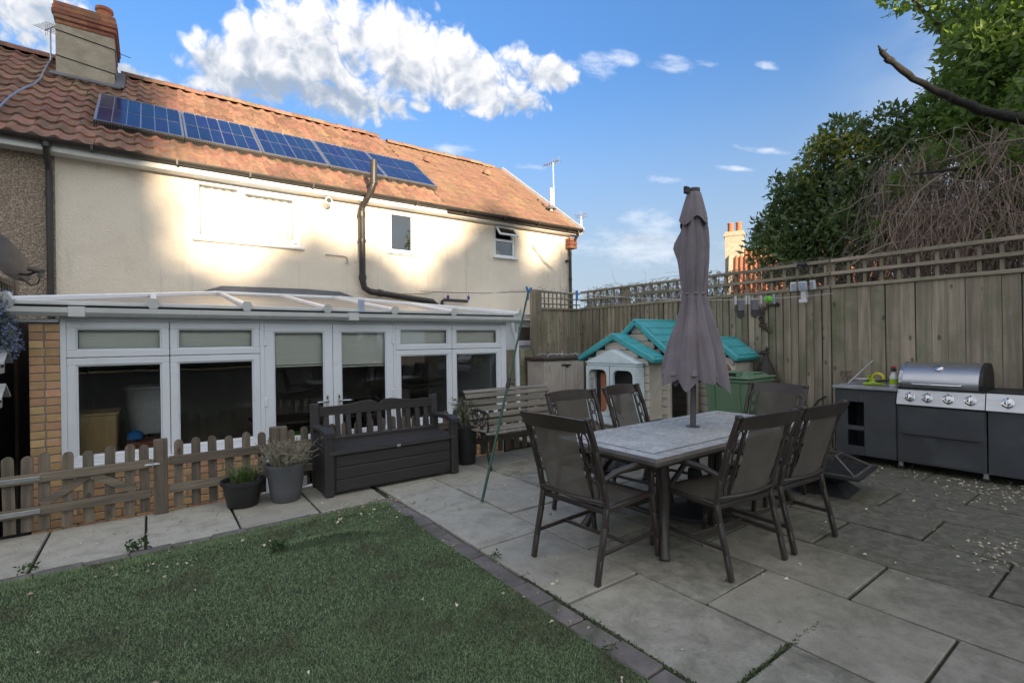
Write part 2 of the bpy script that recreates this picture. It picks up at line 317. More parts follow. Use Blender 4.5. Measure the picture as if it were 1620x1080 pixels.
mat('firepit', (.022, .021, .023), (.015, .015, .016), rough=.6, vs=6)
mat('straw', (.30, .27, .20), (.20, .18, .13), rough=.95, vs=6, island=True, rnd=.35)
mat('litter', (.58, .53, .42), (.36, .29, .19), rough=.8, vs=6, island=True, rnd=.45)
leaf_mat('leaf_laurel', (.055, .092, .036), (.165, .225, .085), rough=.32)
leaf_mat('leaf_light', (.10, .17, .045), (.21, .30, .08), rough=.38, trans=.5)
leaf_mat('leaf_sunlit', (.17, .21, .04), (.36, .36, .08), trans=.4)  # sunlit laurel leaves: warm sunlight put into the leaf colour
leaf_mat('leaf_behind', (.03, .05, .018), (.06, .085, .03), trans=.2)
leaf_mat('leaf_rosemary', (.075, .105, .065), (.16, .19, .12), trans=.2)
leaf_mat('leaf_weed', (.04, .075, .025), (.08, .125, .04)); leaf_mat('leaf_grass', (.09, .15, .045), (.17, .22, .08))
leaf_mat('flower_blue', (.19, .24, .48), (.36, .42, .66), trans=.3)
def glass_mat(name, tint, ior=1.5, haze=0.0):
    m, w, b, out = new_mat(name)
    tr = w.node('ShaderNodeBsdfTransparent'); tr.inputs[0].default_value = c4(tint)
    gl = w.node('ShaderNodeBsdfGlossy'); gl.inputs['Roughness'].default_value = .02
    fr = w.node('ShaderNodeFresnel'); fr.inputs[0].default_value = ior
    n = w.noise(w.node('ShaderNodeTexCoord').outputs['Object'], 1.2, 2); bn = w.node('ShaderNodeBump'); bn.inputs['Strength'].default_value = .05; bn.inputs['Distance'].default_value = .02
    w.l.new(n, bn.inputs['Height']); w.l.new(bn.outputs[0], gl.inputs['Normal'])
    mx = w.node('ShaderNodeMixShader'); w.l.new(w.m('ADD', w.m('MULTIPLY', fr.outputs[0], 1.4), haze, clamp=True), mx.inputs[0])
    w.l.new(tr.outputs[0], mx.inputs[1]); w.l.new(gl.outputs[0], mx.inputs[2]); w.l.new(mx.outputs[0], out.inputs[0])
glass_mat('glass', (.985, .99, .988)); glass_mat('glass_obscure', (.30, .34, .36), haze=.18)

# ------------------------------------------------------------------ mesh helpers
WM = {}
class MB:
    def __init__(s): s.v = []; s.f = []
    def add(s, vs, fs):
        o = len(s.v); s.v += [tuple(p) for p in vs]; s.f += [tuple(i + o for i in f) for f in fs]; return s
    def box(s, x0, x1, y0, y1, z0, z1, c=0.0, M=None):
        if c <= 0:
            vs = [(x, y, z) for z in (z0, z1) for y in (y0, y1) for x in (x0, x1)]
            fs = [(0, 2, 3, 1), (4, 5, 7, 6), (0, 1, 5, 4), (2, 6, 7, 3), (0, 4, 6, 2), (1, 3, 7, 5)]
        else:
            c = min(c, (x1 - x0) * .45, (y1 - y0) * .45, (z1 - z0) * .45)
            X = (x0, x1); Y = (y0, y1); Z = (z0, z1); vs = []; ix = {}
            sg = (1, -1)
            for i in (0, 1):
                for j in (0, 1):
                    for k in (0, 1):
                        for a in range(3):
                            p = [X[i], Y[j], Z[k]]
                            if a != 0: p[0] += c * sg[i]
                            if a != 1: p[1] += c * sg[j]
                            if a != 2: p[2] += c * sg[k]
                            ix[i, j, k, a] = len(vs); vs.append(tuple(p))
            fs = []
            for a in range(3):
                for e in (0, 1):
                    o = [(0, 0), (1, 0), (1, 1), (0, 1)]
                    ids = []
                    for (p, q) in o:
                        t = [p, q]; t.insert(a, e); ids.append(ix[t[0], t[1], t[2], a])
                    fs.append(tuple(ids))
            for a in range(3):
                b, d = [q for q in range(3) if q != a]
                for e1 in (0, 1):
                    for e2 in (0, 1):
                        t0 = [0, 0, 0]; t0[b] = e1; t0[d] = e2; t1 = list(t0); t1[a] = 1
                        fs.append((ix[(*t0, b)], ix[(*t0, d)], ix[(*t1, d)], ix[(*t1, b)]))
            for i in (0, 1):
                for j in (0, 1):
                    for k in (0, 1): fs.append((ix[i, j, k, 0], ix[i, j, k, 1], ix[i, j, k, 2]))
        if M is not None: vs = [tuple(M @ Vector(p)) for p in vs]
        return s.add(vs, fs)
    def bar(s, p0, p1, w, h, c=0.0, upv=(0, 0, 1)):
        p0 = Vector(p0); p1 = Vector(p1); d = p1 - p0; L = d.length; d.normalize(); u = Vector(upv)
        if abs(d.dot(u)) > .98: u = Vector((0, 1, 0))
        sd_ = d.cross(u).normalized(); u = sd_.cross(d)
        M = Matrix(((d.x, sd_.x, u.x, p0.x), (d.y, sd_.y, u.y, p0.y), (d.z, sd_.z, u.z, p0.z), (0, 0, 0, 1)))
        return s.box(0, L, -w / 2, w / 2, -h / 2, h / 2, c, M)
    def tube(s, pts, r, n=8, closed=False, cap=True):
        pts = [Vector(p) for p in pts]; N = len(pts)
        rs = r if hasattr(r, '__len__') else [r] * N
        vs = []; prev = None
        for i, p in enumerate(pts):
            if closed: t = pts[(i + 1) % N] - pts[i - 1]
            else: t = pts[min(i + 1, N - 1)] - pts[max(i - 1, 0)]
            t.normalize()
            if prev is None:
                a = Vector((0, 0, 1)) if abs(t.z) < .9 else Vector((1, 0, 0)); prev = t.cross(a).normalized()
            else:
                prev = (prev - t * prev.dot(t))
                prev = prev.normalized() if prev.length > 1e-6 else t.cross(Vector((0, .3, 1))).normalized()
            b = t.cross(prev)
            for k in range(n):
                a = 2 * math.pi * k / n; vs.append(p + (prev * math.cos(a) + b * math.sin(a)) * rs[i])
        fs = []
        for i in range(N if closed else N - 1):
            j = (i + 1) % N
            for k in range(n): fs.append((i * n + k, i * n + (k + 1) % n, j * n + (k + 1) % n, j * n + k))
        if cap and not closed: fs += [tuple(range(n - 1, -1, -1)), tuple((N - 1) * n + k for k in range(n))]
        return s.add(vs, fs)
    def lathe(s, prof, c=(0, 0, 0), n=24, M=None, fn=None):
        vs = []
        for i, (r, z) in enumerate(prof):
            for k in range(n):
                a = 2 * math.pi * k / n; rr, zz = (r, z) if fn is None else fn(r, z, a, i)
                p = Vector((rr * math.cos(a), rr * math.sin(a), zz))
                p = M @ p if M is not None else p + Vector(c)
                vs.append(p)
        fs = [(i * n + k, i * n + (k + 1) % n, (i + 1) * n + (k + 1) % n, (i + 1) * n + k) for i in range(len(prof) - 1) for k in range(n)]
        if prof[0][0] > 1e-4: fs.append(tuple(range(n - 1, -1, -1)))
        if prof[-1][0] > 1e-4: fs.append(tuple((len(prof) - 1) * n + k for k in range(n)))
        return s.add(vs, fs)
    def prism(s, poly, d0, d1, axis='y'):
        """poly: 2-D outline in the plane normal to axis, extruded d0..d1"""
        n = len(poly)
        def P(a, b, d): return {'y': (a, d, b), 'x': (d, a, b), 'z': (a, b, d)}[axis]
        vs = [P(a, b, d0) for a, b in poly] + [P(a, b, d1) for a, b in poly]
        fs = [tuple(range(n)), tuple(range(2 * n - 1, n - 1, -1))] + [(i, (i + 1) % n, n + (i + 1) % n, n + i) for i in range(n)]
        return s.add(vs, fs)
    def quad(s, *p): return s.add(p, [tuple(range(len(p)))])
    def mesh(s, name, m, smooth=False, fix=True):
        me = bpy.data.meshes.new(name); me.from_pydata(s.v, [], s.f)
        if fix:
            bm = bmesh.new(); bm.from_mesh(me); bmesh.ops.recalc_face_normals(bm, faces=bm.faces); bm.to_mesh(me); bm.free()
        if smooth:
            me.polygons.foreach_set('use_smooth', [True] * len(me.polygons))
            if smooth != 'all': me.set_sharp_from_angle(angle=R(38))
        me.materials.append(MATS[m]); return me
    def build(s, name, m, parent=None, smooth=False, local=False, fix=True, **tags):
        return link(name, s.mesh(name, m, smooth, fix), parent, local, **tags)
def tag(o, label=None, cat=None, group=None, kind=None):
    if label: o['label'] = label
    if cat: o['category'] = cat
    if group: o['group'] = group
    if kind: o['kind'] = kind
    return o
def link(name, me, parent=None, local=False, basis=None, **tags):
    o = bpy.data.objects.new(name, me); col.objects.link(o)
    B = basis if basis is not None else Matrix.Identity(4)
    if basis is not None: o.matrix_basis = basis
    if parent is not None:
        o.parent = parent
        if local: WM[o.name] = WM[parent.name] @ B
        else: o.matrix_parent_inverse = WM[parent.name].inverted(); WM[o.name] = B
    else: WM[o.name] = B
    return tag(o, **tags)
def thing(name, label=None, cat=None, loc=(0, 0, 0), rz=0.0, group=None, kind=None):
    o = bpy.data.objects.new(name, None); col.objects.link(o); o.empty_display_size = .1
    M = Matrix.Translation(loc) @ Matrix.Rotation(rz, 4, 'Z'); o.matrix_basis = M; WM[o.name] = M
    return tag(o, label, cat, group, kind)
def copy_tree(o, parent=None):
    c = o.copy(); col.objects.link(c)
    if parent is not None: c.parent = parent
    for ch in o.children: copy_tree(ch, c)
    return c
def TR(x, y, z, rx=0, ry=0, rz=0, sx=1, sy=1, sz=1):
    return Matrix.Translation((x, y, z)) @ Matrix.Rotation(rz, 4, 'Z') @ Matrix.Rotation(ry, 4, 'Y') @ Matrix.Rotation(rx, 4, 'X') @ Matrix.Diagonal((sx, sy, sz, 1))
U = random.uniform
def np_mesh(name, verts, faces, m, smooth=False):
    me = bpy.data.meshes.new(name); nv = len(verts); nf, k = faces.shape
    me.vertices.add(nv); me.vertices.foreach_set('co', verts.astype(np.float32).ravel())
    me.loops.add(nf * k); me.loops.foreach_set('vertex_index', faces.astype(np.int32).ravel())
    me.polygons.add(nf); me.polygons.foreach_set('loop_start', np.arange(0, nf * k, k, dtype=np.int32))
    if smooth: me.polygons.foreach_set('use_smooth', np.ones(nf, dtype=bool))
    me.update(calc_edges=True); me.validate(); me.materials.append(MATS[m]); return me
def leaves(name, pts, nrm, size, m, aspect=.42, curl=.18, jitter=.9):
    """one mesh of many folded leaves at pts (N,3), pointing roughly along nrm"""
    N = len(pts); d = nrm + rng.normal(0, jitter, (N, 3)); d /= np.linalg.norm(d, axis=1, keepdims=True) + 1e-9
    a = rng.normal(0, 1, (N, 3)); s = np.cross(d, a); s /= np.linalg.norm(s, axis=1, keepdims=True) + 1e-9; n = np.cross(s, d)
    L = (size * rng.uniform(.45, 1.0, N) * rng.uniform(.8, 1.6, N))[:, None]; W = L * aspect * .5
    v = np.stack([pts, pts + d * L * .45 + s * W + n * L * curl * .5, pts + d * L - n * L * curl * .6, pts + d * L * .45 - s * W + n * L * curl * .5, pts + d * L * .5], 1).reshape(-1, 3)
    b = np.arange(N)[:, None] * 5
    f = np.concatenate([b + np.array([[0, 1, 4]]), b + np.array([[1, 2, 4]]), b + np.array([[2, 3, 4]]), b + np.array([[3, 0, 4]])], 0)
    return np_mesh(name, v, f, m)
def clump_points(centers, radii, n, shell=.55):
    """n points in ellipsoid clumps, denser near the surface"""
    centers = np.array(centers, float); radii = np.array(radii, float)
    vol = radii.prod(1) ** (2 / 3.); k = rng.choice(len(centers), n, p=vol / vol.sum())
    d = rng.normal(0, 1, (n, 3)); d /= np.linalg.norm(d, axis=1, keepdims=True)
    r = rng.uniform(shell ** 3, 1, n) ** (1 / 3.)
    r *= 1 + .22 * np.sin(d[:, 0] * 7 + k) * np.cos(d[:, 2] * 6 + 2 * k)
    return centers[k] + d * r[:, None] * radii[k], d

# ------------------------------------------------------------------ ground
g = MB().quad((-400, -400, -.46), (400, -400, -.46), (400, 400, -.46), (-400, 400, -.46)).build('ground', 'earth', kind='structure')
g = MB().box(-2.2, 8.6, 5.31, 8.70, -.455, -.40).build('lower_path', 'concrete', kind='structure')
g = MB().box(-1.9, 4.32, 5.262, 5.31, -.44, -.03).build('retaining_edge', 'concrete', kind='structure')

# patio: mortar bed, every slab its own stone
patio = thing('patio', loc=(1.8, 0, 0), kind='structure')
MB().box(1.655, 7.06, -2.4, 5.26, -.45, -.022).box(4.32, 7.06, 5.26, 7.3, -.45, -.022).box(-3.0, 1.655, 4.225, 5.26, -.45, -.022).build('mortar_bed', 'joint', patio)
SLABS = {}
def slab(x0, x1, y0, y1):
    key = (round(x1 - x0, 2), round(y1 - y0, 2), random.randrange(3)); gp = .0095
    if key not in SLABS:
        w, d, j = key; b = MB(); e = [U(-.003, .003) for _ in range(8)]
        b.box(-w / 2 + gp + e[0], w / 2 - gp + e[1], -d / 2 + gp + e[2], d / 2 - gp + e[3], -.03, 0, .005)
        SLABS[key] = b.mesh('slab', 'slab')
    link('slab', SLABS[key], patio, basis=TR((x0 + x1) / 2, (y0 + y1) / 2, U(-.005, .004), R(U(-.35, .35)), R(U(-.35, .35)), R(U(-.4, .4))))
XL = [1.80, 2.40, 3.06, 3.68, 4.33, 4.92, 5.52, 6.14, 6.78, 7.05]
for i in range(9):
    y = -1.60 if i % 2 == 0 else -1.16
    ymax = 5.25 if XL[i + 1] < 4.4 else 7.25
    if i == 8: y -= .2
    while y < ymax - .05:
        y1 = min(y + .898, ymax)
        if y1 - y > .12: slab(XL[i], XL[i + 1], y, y1)
        y = y1
x = -2.46
for k in range(7):
    slab(x, x + .602, 4.355, 5.25); x += .602
kerb = thing('kerb_edging', loc=(1.7, 0, 0), kind='structure')
KB = [MB().box(-.065, .065, -.117 + U(0, .003), .117, -.06, 0, .008).mesh('kerb_block', 'kerb') for _ in range(3)]
for k in range(25):
    y = 4.24 - .12 - .241 * k
    link('kerb_block', random.choice(KB), kerb, basis=TR(1.723 + U(-.003, .003), y, .003 + U(-.005, .006), R(U(-.8, .8)), R(U(-1, 1)), R(U(-.8, .8))))
for k in range(18):
    link('kerb_block', random.choice(KB), kerb, basis=TR(1.79 - .12 - .241 * k, 4.288 + U(-.004, .004), .003 + U(-.005, .006), R(U(-.8, .8)), R(U(-1, 1)), R(90 + U(-.8, .8))))

# turf: rumpled artificial lawn, blades as one mass
def turf_z(x, y):
    x = np.asarray(x, float); y = np.asarray(y, float)
    z = .012 + .006 * np.sin(x * 2.1 + y * 1.3) + .004 * np.sin(y * 4.2 - x * 1.7)
    z += .022 * np.exp(-((y - 4.05 + .06 * np.sin(x * 3)) / .10) ** 2) * (.4 + .6 * np.sin(x * 1.6 + .5) ** 2)
    t = (x - .55) * .25 + (y - 3.72)
    z += .055 * np.exp(-(np.where(t < 0, t / .018, t / .10)) ** 2) * (1 / (1 + np.exp(-(x - .78) * 14))) * (1 / (1 + np.exp((x - 1.32) * 14)))
    z += .03 * np.exp(-((x - 1.6) / .06) ** 2) * np.exp(-((y - 3.6) / .08) ** 2)
    return z
nx, ny = 110, 150
gx, gy = np.meshgrid(np.linspace(-3.2, 1.652, nx), np.linspace(-2.0, 4.222, ny))
V = np.stack([gx, gy, turf_z(gx, gy)], -1).reshape(-1, 3); ii = np.arange(ny - 1)[:, None] * nx + np.arange(nx - 1)[None, :]
F = np.stack([ii, ii + 1, ii + nx + 1, ii + nx], -1).reshape(-1, 4)
lawn = link('lawn', np_mesh('lawn', V, F, 'turf_base', True), kind='structure')
def blades(n, x0, x1, y0, y1, ln, wd):
    x = rng.uniform(x0, x1, n); y = rng.uniform(y0, y1, n)
    p = np.stack([x, y, turf_z(x, y) - .002], 1); a = rng.uniform(0, 2 * np.pi, n); le = ln * rng.uniform(.55, 1.2, n)
    lean = rng.uniform(.25, 1.1, n); ta = a + rng.normal(0, .6, n)
    tip = p + np.stack([np.cos(ta) * lean * le, np.sin(ta) * lean * le, le * rng.uniform(.55, 1, n)], 1)
    s = np.stack([-np.sin(a), np.cos(a), 0 * a], 1) * (wd * rng.uniform(.7, 1.3, n) / 2)[:, None]
    v = np.stack([p - s, p + s, tip], 1).reshape(-1, 3); return v
v = np.concatenate([blades(210000, -1.0, 1.655, .9, 2.6, .0145, .0038), blades(130000, -1.7, 1.655, 2.6, 4.225, .016, .0050), blades(25000, -1.6, 1.655, 4.02, 4.228, .026, .005)])
link('turf_grass', np_mesh('turf_grass', v, np.arange(len(v)).reshape(-1, 3), 'turf'), label='short green artificial turf covering the lawn', cat='grass', kind='stuff')

# ------------------------------------------------------------------ terrace of houses
EY, EZ, RY, RZ = 8.40, 4.08, 11.70, 6.50           # eaves and ridge of the rear slope
SL = math.hypot(RY - EY, RZ - EZ); cs, sn = (RY - EY) / SL, (RZ - EZ) / SL
PITCH = math.atan2(sn, cs)
def rp(x, v, h=0.0): return Vector((x, EY + v * cs - h * sn, EZ + v * sn + h * cs))
def roofM(x, v, h=0.0, rz=0.0, tilt=0.0):
    p = rp(x, v, h); return Matrix.Translation(p) @ Matrix.Rotation(PITCH - tilt, 4, 'X') @ Matrix.Rotation(rz, 4, 'Z')
def tile_mesh(name, W, L, prof, th, m):
    b = MB(); n = len(prof)
    vs = [(-W / 2 + W * a, -L * .1, h) for a, h in prof] + [(-W / 2 + W * a, L * .9, h) for a, h in prof] + [(-W / 2 + W * a, -L * .1, h - th) for a, h in prof]
    fs = [(i, i + 1, n + i + 1, n + i) for i in range(n - 1)] + [(2 * n + i, 2 * n + i + 1, i + 1, i) for i in range(n - 1)]
    b.add(vs, fs); return b
PAN = [(0, .012), (.12, .030), (.25, .040), (.38, .030), (.52, .008), (.68, 0), (.84, .002), (1.04, .014)]
ROM = [(0, .006), (.06, .018), (.14, .018), (.2, .004), (.5, .004), (.56, .016), (.64, .016), (.7, .004), (1.02, .004)]
def roof_tiles(house, x0, x1, W, G, prof, m, zoff, skip, keep, jit, vmax):
    tm = tile_mesh('roof_tile', W, G * 1.22, prof, .034, m).mesh('roof_tile', m, smooth=True)
    tv = tile_mesh('t', W, G * 1.22, prof, .034, m); rest = MB(); count = 0
    cand = []
    nr = int(vmax / G); nc = int(round((x1 - x0) / W))
    for r_ in range(nr + 1):
        v_ = r_ * G + .02
        if v_ > vmax - .05: continue
        for c_ in range(nc):
            x_ = x0 + (c_ + .5) * W
            if skip(x_, v_): continue
            cand.append((math.hypot(x_ + .3, v_ * 1.2 + 6), x_, v_))
    cand.sort()
    for i, (_, x_, v_) in enumerate(cand):
        M = roofM(x_ + U(-jit, jit), v_ + U(-jit, jit), zoff + U(0, jit * .6), R(U(-1, 1) * jit * 120), R(4.6 + U(-1.0, 1.0)))
        if i < keep: link('roof_tile', tm, house, basis=M)
        else: rest.add([M @ Vector(p) for p in tv.v], tv.f)
    if rest.v: rest.build('tile_field', m, house, smooth=True, kind='stuff', fix=False)
def ridge_tiles(house, x0, x1, y, z, m, r=.11, L=.33):
    n = int((x1 - x0) / L); prof = [(r * math.cos(a), r * math.sin(a)) for a in [math.pi * k / 8 for k in range(9)]]
    b = MB(); vs = []; N = len(prof)
    for k, xx in enumerate((0, L * 1.04)):
        for (a, h) in prof: vs.append((xx, a * (1 + .06 * (1 - k)), h * (1 + .06 * (1 - k)) - .02))
    for (a, h) in prof: vs.append((0, a * .8, h * .8 - .03))
    fs = [(i, i + 1, N + i + 1, N + i) for i in range(N - 1)] + [(i, i + 1, 2 * N + i + 1, 2 * N + i) for i in range(N - 1)]
    b.add(vs, fs); me = b.mesh('ridge_tile', m, smooth=True)
    for k in range(n): link('ridge_tile', me, house, basis=TR(x0 + k * L, y + U(-.012, .012), z + U(-.012, .012), 0, R(U(-1.4, 1.4)), R(U(-1, 1))))
def shell(house, x0, x1, wallm, zr, name='wall', holes=()):
    """front wall with openings cut out, back wall, gables, roof deck"""
    xs = sorted({x0, x1, *[h[0] for h in holes], *[h[1] for h in holes]}); zs = sorted({-.4, 4.0, *[h[2] for h in holes], *[h[3] for h in holes]})
    b = MB()
    for i in range(len(xs) - 1):
        for j in range(len(zs) - 1):
            mx, mz = (xs[i] + xs[i + 1]) / 2, (zs[j] + zs[j + 1]) / 2
            if any(h[0] < mx < h[1] and h[2] < mz < h[3] for h in holes): continue
            b.quad((xs[i], 8.7, zs[j]), (xs[i + 1], 8.7, zs[j]), (xs[i + 1], 8.7, zs[j + 1]), (xs[i], 8.7, zs[j + 1]))
    for (a, c, d, e) in holes:
        b.quad((a, 8.7, d), (a, 8.84, d), (a, 8.84, e), (a, 8.7, e)); b.quad((c, 8.7, d), (c, 8.84, d), (c, 8.84, e), (c, 8.7, e))
        b.quad((a, 8.7, d), (c, 8.7, d), (c, 8.84, d), (a, 8.84, d)); b.quad((a, 8.7, e), (c, 8.7, e), (c, 8.84, e), (a, 8.84, e))
    b.quad((x0, 14.7, -.4), (x1, 14.7, -.4), (x1, 14.7, 4.2), (x0, 14.7, 4.2))
    for xx in (x0 + .01, x1 - .01): b.add([(xx, 8.7, -.4), (xx, 14.7, -.4), (xx, 14.7, 4.2), (xx, 11.7, zr - .1), (xx, 8.7, 4.2)], [(0, 1, 2, 3, 4)])
    b.build(name, wallm, house, fix=False)
    dz = zr - RZ
    MB().quad((x0, EY, EZ - .03 + dz), (x1, EY, EZ - .03 + dz), (x1, RY, RZ - .03 + dz), (x0, RY, RZ - .03 + dz)).quad((x0, RY, RZ - .03 + dz), (x1, RY, RZ - .03 + dz), (x1, 15.0, EZ - .03 + dz), (x0, 15.0, EZ - .03 + dz)).build('roof_deck', 'roof_under', house, fix=False)
def eaves(house, x0, x1):
    MB().box(x0, x1, 8.47, 8.50, 3.93, 4.08, .004).build('fascia', 'upvc_old', house)
    MB().box(x0, x1, 8.50, 8.698, 3.935, 3.95).build('soffit', 'upvc_old', house)
    b = MB(); n = 9; vs = []
    for xx in (x0, x1):
        for k in range(n):
            a = math.pi + math.pi * k / (n - 1); vs.append((xx, 8.41 + .058 * math.cos(a), 4.065 + .058 * math.sin(a)))
        for k in range(n):
            a = 2 * math.pi - math.pi * k / (n - 1); vs.append((xx, 8.41 + .053 * math.cos(a), 4.067 + .053 * math.sin(a)))
    N = 2 * n; b.add(vs, [(i, (i + 1) % N, N + (i + 1) % N, N + i) for i in range(N)] + [tuple(range(N)), tuple(range(2 * N - 1, N - 1, -1))])
    b.build('gutter', 'black_pipe', house, smooth=True)
    br = MB().box(-.012, .012, -.066, .064, -.066, .004).mesh('gutter_bracket', 'black_pipe')
    xx = x0 + .4
    while xx < x1: link('gutter_bracket', br, house, basis=TR(xx, 8.41, 4.065)); xx += .92
def pipe(name, pts, r, m, parent, n=12, collars=()):
    b = MB().tube(pts, r, n)
    o = b.build(name, m, parent, smooth=True)
    for (p, d, l) in collars:
        p = Vector(p); d = Vector(d).normalized(); MB().tube([p - d * l / 2, p + d * l / 2], r * 1.2, n).build('collar', m, o, smooth=True)
    return o

# left neighbour
hl = thing('terraced_house', 'pebble-dashed brown terraced house at the left edge with clay pantile roof', 'house', (-4, 11, -.4), group='terraced houses behind the garden')
shell(hl, -6.0, -.995, 'pebbledash', RZ)
roof_tiles(hl, -4.115, -.995, .208, .325, PAN, 'tile_clay', 0.0, lambda x, v: (x > -1.30 and v > 3.0), 300, .010, SL)
ridge_tiles(hl, -4.2, -1.2, RY, RZ, 'tile_clay')
eaves(hl, -6.0, -1.0)
pipe('downpipe', [(-1.04, 8.42, 4.03), (-1.04, 8.44, 3.93), (-1.04, 8.62, 3.74), (-1.04, 8.63, 3.6), (-1.04, 8.63, -.4)], .036, 'black_pipe', hl, collars=[((-1.04, 8.63, 3.42), (0, 0, 1), .07), ((-1.04, 8.42, 4.0), (0, 0, 1), .08)])
cb = [rp(-1.33, 4.0, .07), rp(-1.34, 3.3, .06), rp(-1.33, 2.4, .06), rp(-1.36, 2.05, .06), rp(-1.46, 1.55, .06), rp(-1.5, 1.2, .06), rp(-1.52, .85, .06), rp(-1.54, .45, .06), rp(-1.58, .1, .06)]
MB().tube(cb, .012, 6).build('lightning_cable', 'alu', hl, smooth=True)

# the house with the solar panels
hm = thing('terraced_house', 'cream rendered terraced house with five solar panels and a white picture window', 'house', (2, 11, -.4), group='terraced houses behind the garden')
W1 = (.55, 2.03, 3.05, 3.93); W2 = (3.58, 4.10, 3.13, 3.90)
shell(hm, -.994, 4.68, 'render_cream', RZ, holes=[W1, W2])
under = lambda x, v: (-.35 < x < 4.55 and .95 < v < 1.95) or (-1.3 < x < -.42 and v > 3.05)
roof_tiles(hm, -.995, 4.72, .208, .325, PAN, 'tile_clay', 0.0, under, 298, .010, SL)
ridge_tiles(hm, -.40, 4.72, RY, RZ, 'tile_clay')
eaves(hm, -.999, 4.68)
# right-hand house, lower ridge, brown interlocking tiles
hr = thing('terraced_house', 'cream end house on the right with plain brown interlocking tiled roof and small open window', 'house', (6.4, 11, -.4), group='terraced houses behind the garden')
W3 = (5.95, 6.50, 3.26, 3.92)
shell(hr, 4.681, 8.15, 'render_cream', RZ - .1, holes=[W3])
roof_tiles(hr, 4.74, 8.36, .302, .30, ROM, 'tile_brown', -.05, lambda x, v: False, 300, .004, SL)
ridge_tiles(hr, 4.78, 8.3, RY, RZ - .07, 'tile_brown', r=.10, L=.40)
eaves(hr, 4.681, 8.28)
MB().bar(rp(8.33, 0, -.06), rp(8.33, SL, -.06), .03, .16).build('barge_board', 'upvc_old', hr)
for (vx, vv) in ((5.48, 3.05), (7.26, 3.12)):
    p = rp(vx, vv, .02); MB().lathe([(.11, 0), (.10, .05), (.06, .09), (.0, .10)], M=roofM(vx, vv, .0), n=12).build('roof_vent', 'tile_brown', hr, smooth=True)
# brick toothing under the right-hand verge
for k in range(3): MB().box(8.0, 8.22, 8.52, 8.69, 3.62 + .085 * k, 3.695 + .085 * k, .004).build('corbel_brick', 'brick_red', hr)
pipe('downpipe', [(8.17, 8.42, 4.02), (8.17, 8.43, 3.93), (8.13, 8.62, 3.72), (8.10, 8.64, 3.6), (8.10, 8.64, -.4)], .035, 'black_pipe', hr, collars=[((8.10, 8.64, 3.5), (0, 0, 1), .07), ((8.10, 8.64, 2.9), (0, 0, 1), .06)])
MB().tube([(8.02, 8.70, 3.33), (8.02, 8.62, 3.33)], .03, 8).build('overflow_pipe', 'black_pipe', hr, smooth=True)
vp = rp(8.05, 1.05); pipe('vent_pipe', [vp + Vector((0, 0, -.05)), vp + Vector((0, 0, .52))], .036, 'white_plastic', hr)
MB().lathe([(.13, 0), (.10, .04), (.055, .10)], c=tuple(vp), n=14).build('vent_flashing', 'lead', hr, smooth=True)
# chimney stack on the party wall
CX0, CX1, CY0, CY1 = -1.22, -.46, 10.95, 11.95
ch = MB().box(CX0, CX1, CY0, CY1, 5.2, 6.80, .01).build('chimney', 'chimney_render', hm)
bm_ = MB().box(-.108, .108, -.05, .05, -.032, .032, .006).mesh('brick', 'brick_red')
for course, (z, o) in enumerate(((6.84, .0), (6.912, .03), (6.984, .045), (7.056, .035), (7.128, .02))):
    MB().box(CX0 - o + .01, CX1 + o - .01, CY0 - o + .01, CY1 + o - .01, z - .037, z + .037).build('mortar_course', 'mortar', ch)
    for k in range(4):
        xx = CX0 - o + .11 + k * (CX1 - CX0 + 2 * o - .22) / 3
        link('brick', bm_, ch, basis=TR(xx + (.02 if course == 1 else 0) * (k < 3), CY0 - o + .045 + U(-.004, .004), z, 0, R(U(-1, 1)), 0))
    for k in range(5):
        yy = CY0 - o + .16 + k * .21
        link('brick', bm_, ch, basis=TR(CX1 + o - .045, yy, z, 0, 0, R(90)))
MB().add([(CX0 + .02, CY0 + .02, 7.16), (CX1 - .02, CY0 + .02, 7.16), (CX1 - .02, CY1 - .02, 7.16), (CX0 + .02, CY1 - .02, 7.16), (CX0 + .12, CY0 + .18, 7.27), (CX1 - .2, CY0 + .2, 7.22), (CX1 - .2, CY1 - .2, 7.22), (CX0 + .12, CY1 - .2, 7.27)],
         [(0, 1, 5, 4), (1, 2, 6, 5), (2, 3, 7, 6), (3, 0, 4, 7), (4, 5, 6, 7)]).build('flaunching', 'chimney_render', ch)
MB().lathe([(.14, 0), (.135, .10), (.115, .13), (.11, .20), (.13, .22), (.125, .27), (.085, .27), (.085, .1)], c=(-.60, 11.16, 7.10), n=18).build('chimney_pot', 'pot_clay', ch, smooth=True)
pass
a = rp(CX0 - .06, 3.02, .05); b_ = rp(CX1 + .08, 3.02, .05)
MB().bar(a, b_, .16, .02, upv=(0, -sn, cs)).bar(rp(CX1 + .06, 3.0, .06), rp(CX1 + .06, 4.0, .06), .02, .14, upv=(1, 0, 0)).build('flashing', 'lead', ch)
for zz in (6.2, 6.62): MB().tube([(CX0 - .004, CY0 - .006, zz + .07), (CX1 + .004, CY0 - .006, zz - .02), (CX1 + .006, CY1, zz - .06)], .008, 5).build('strap_wire', 'wire_dark', ch)
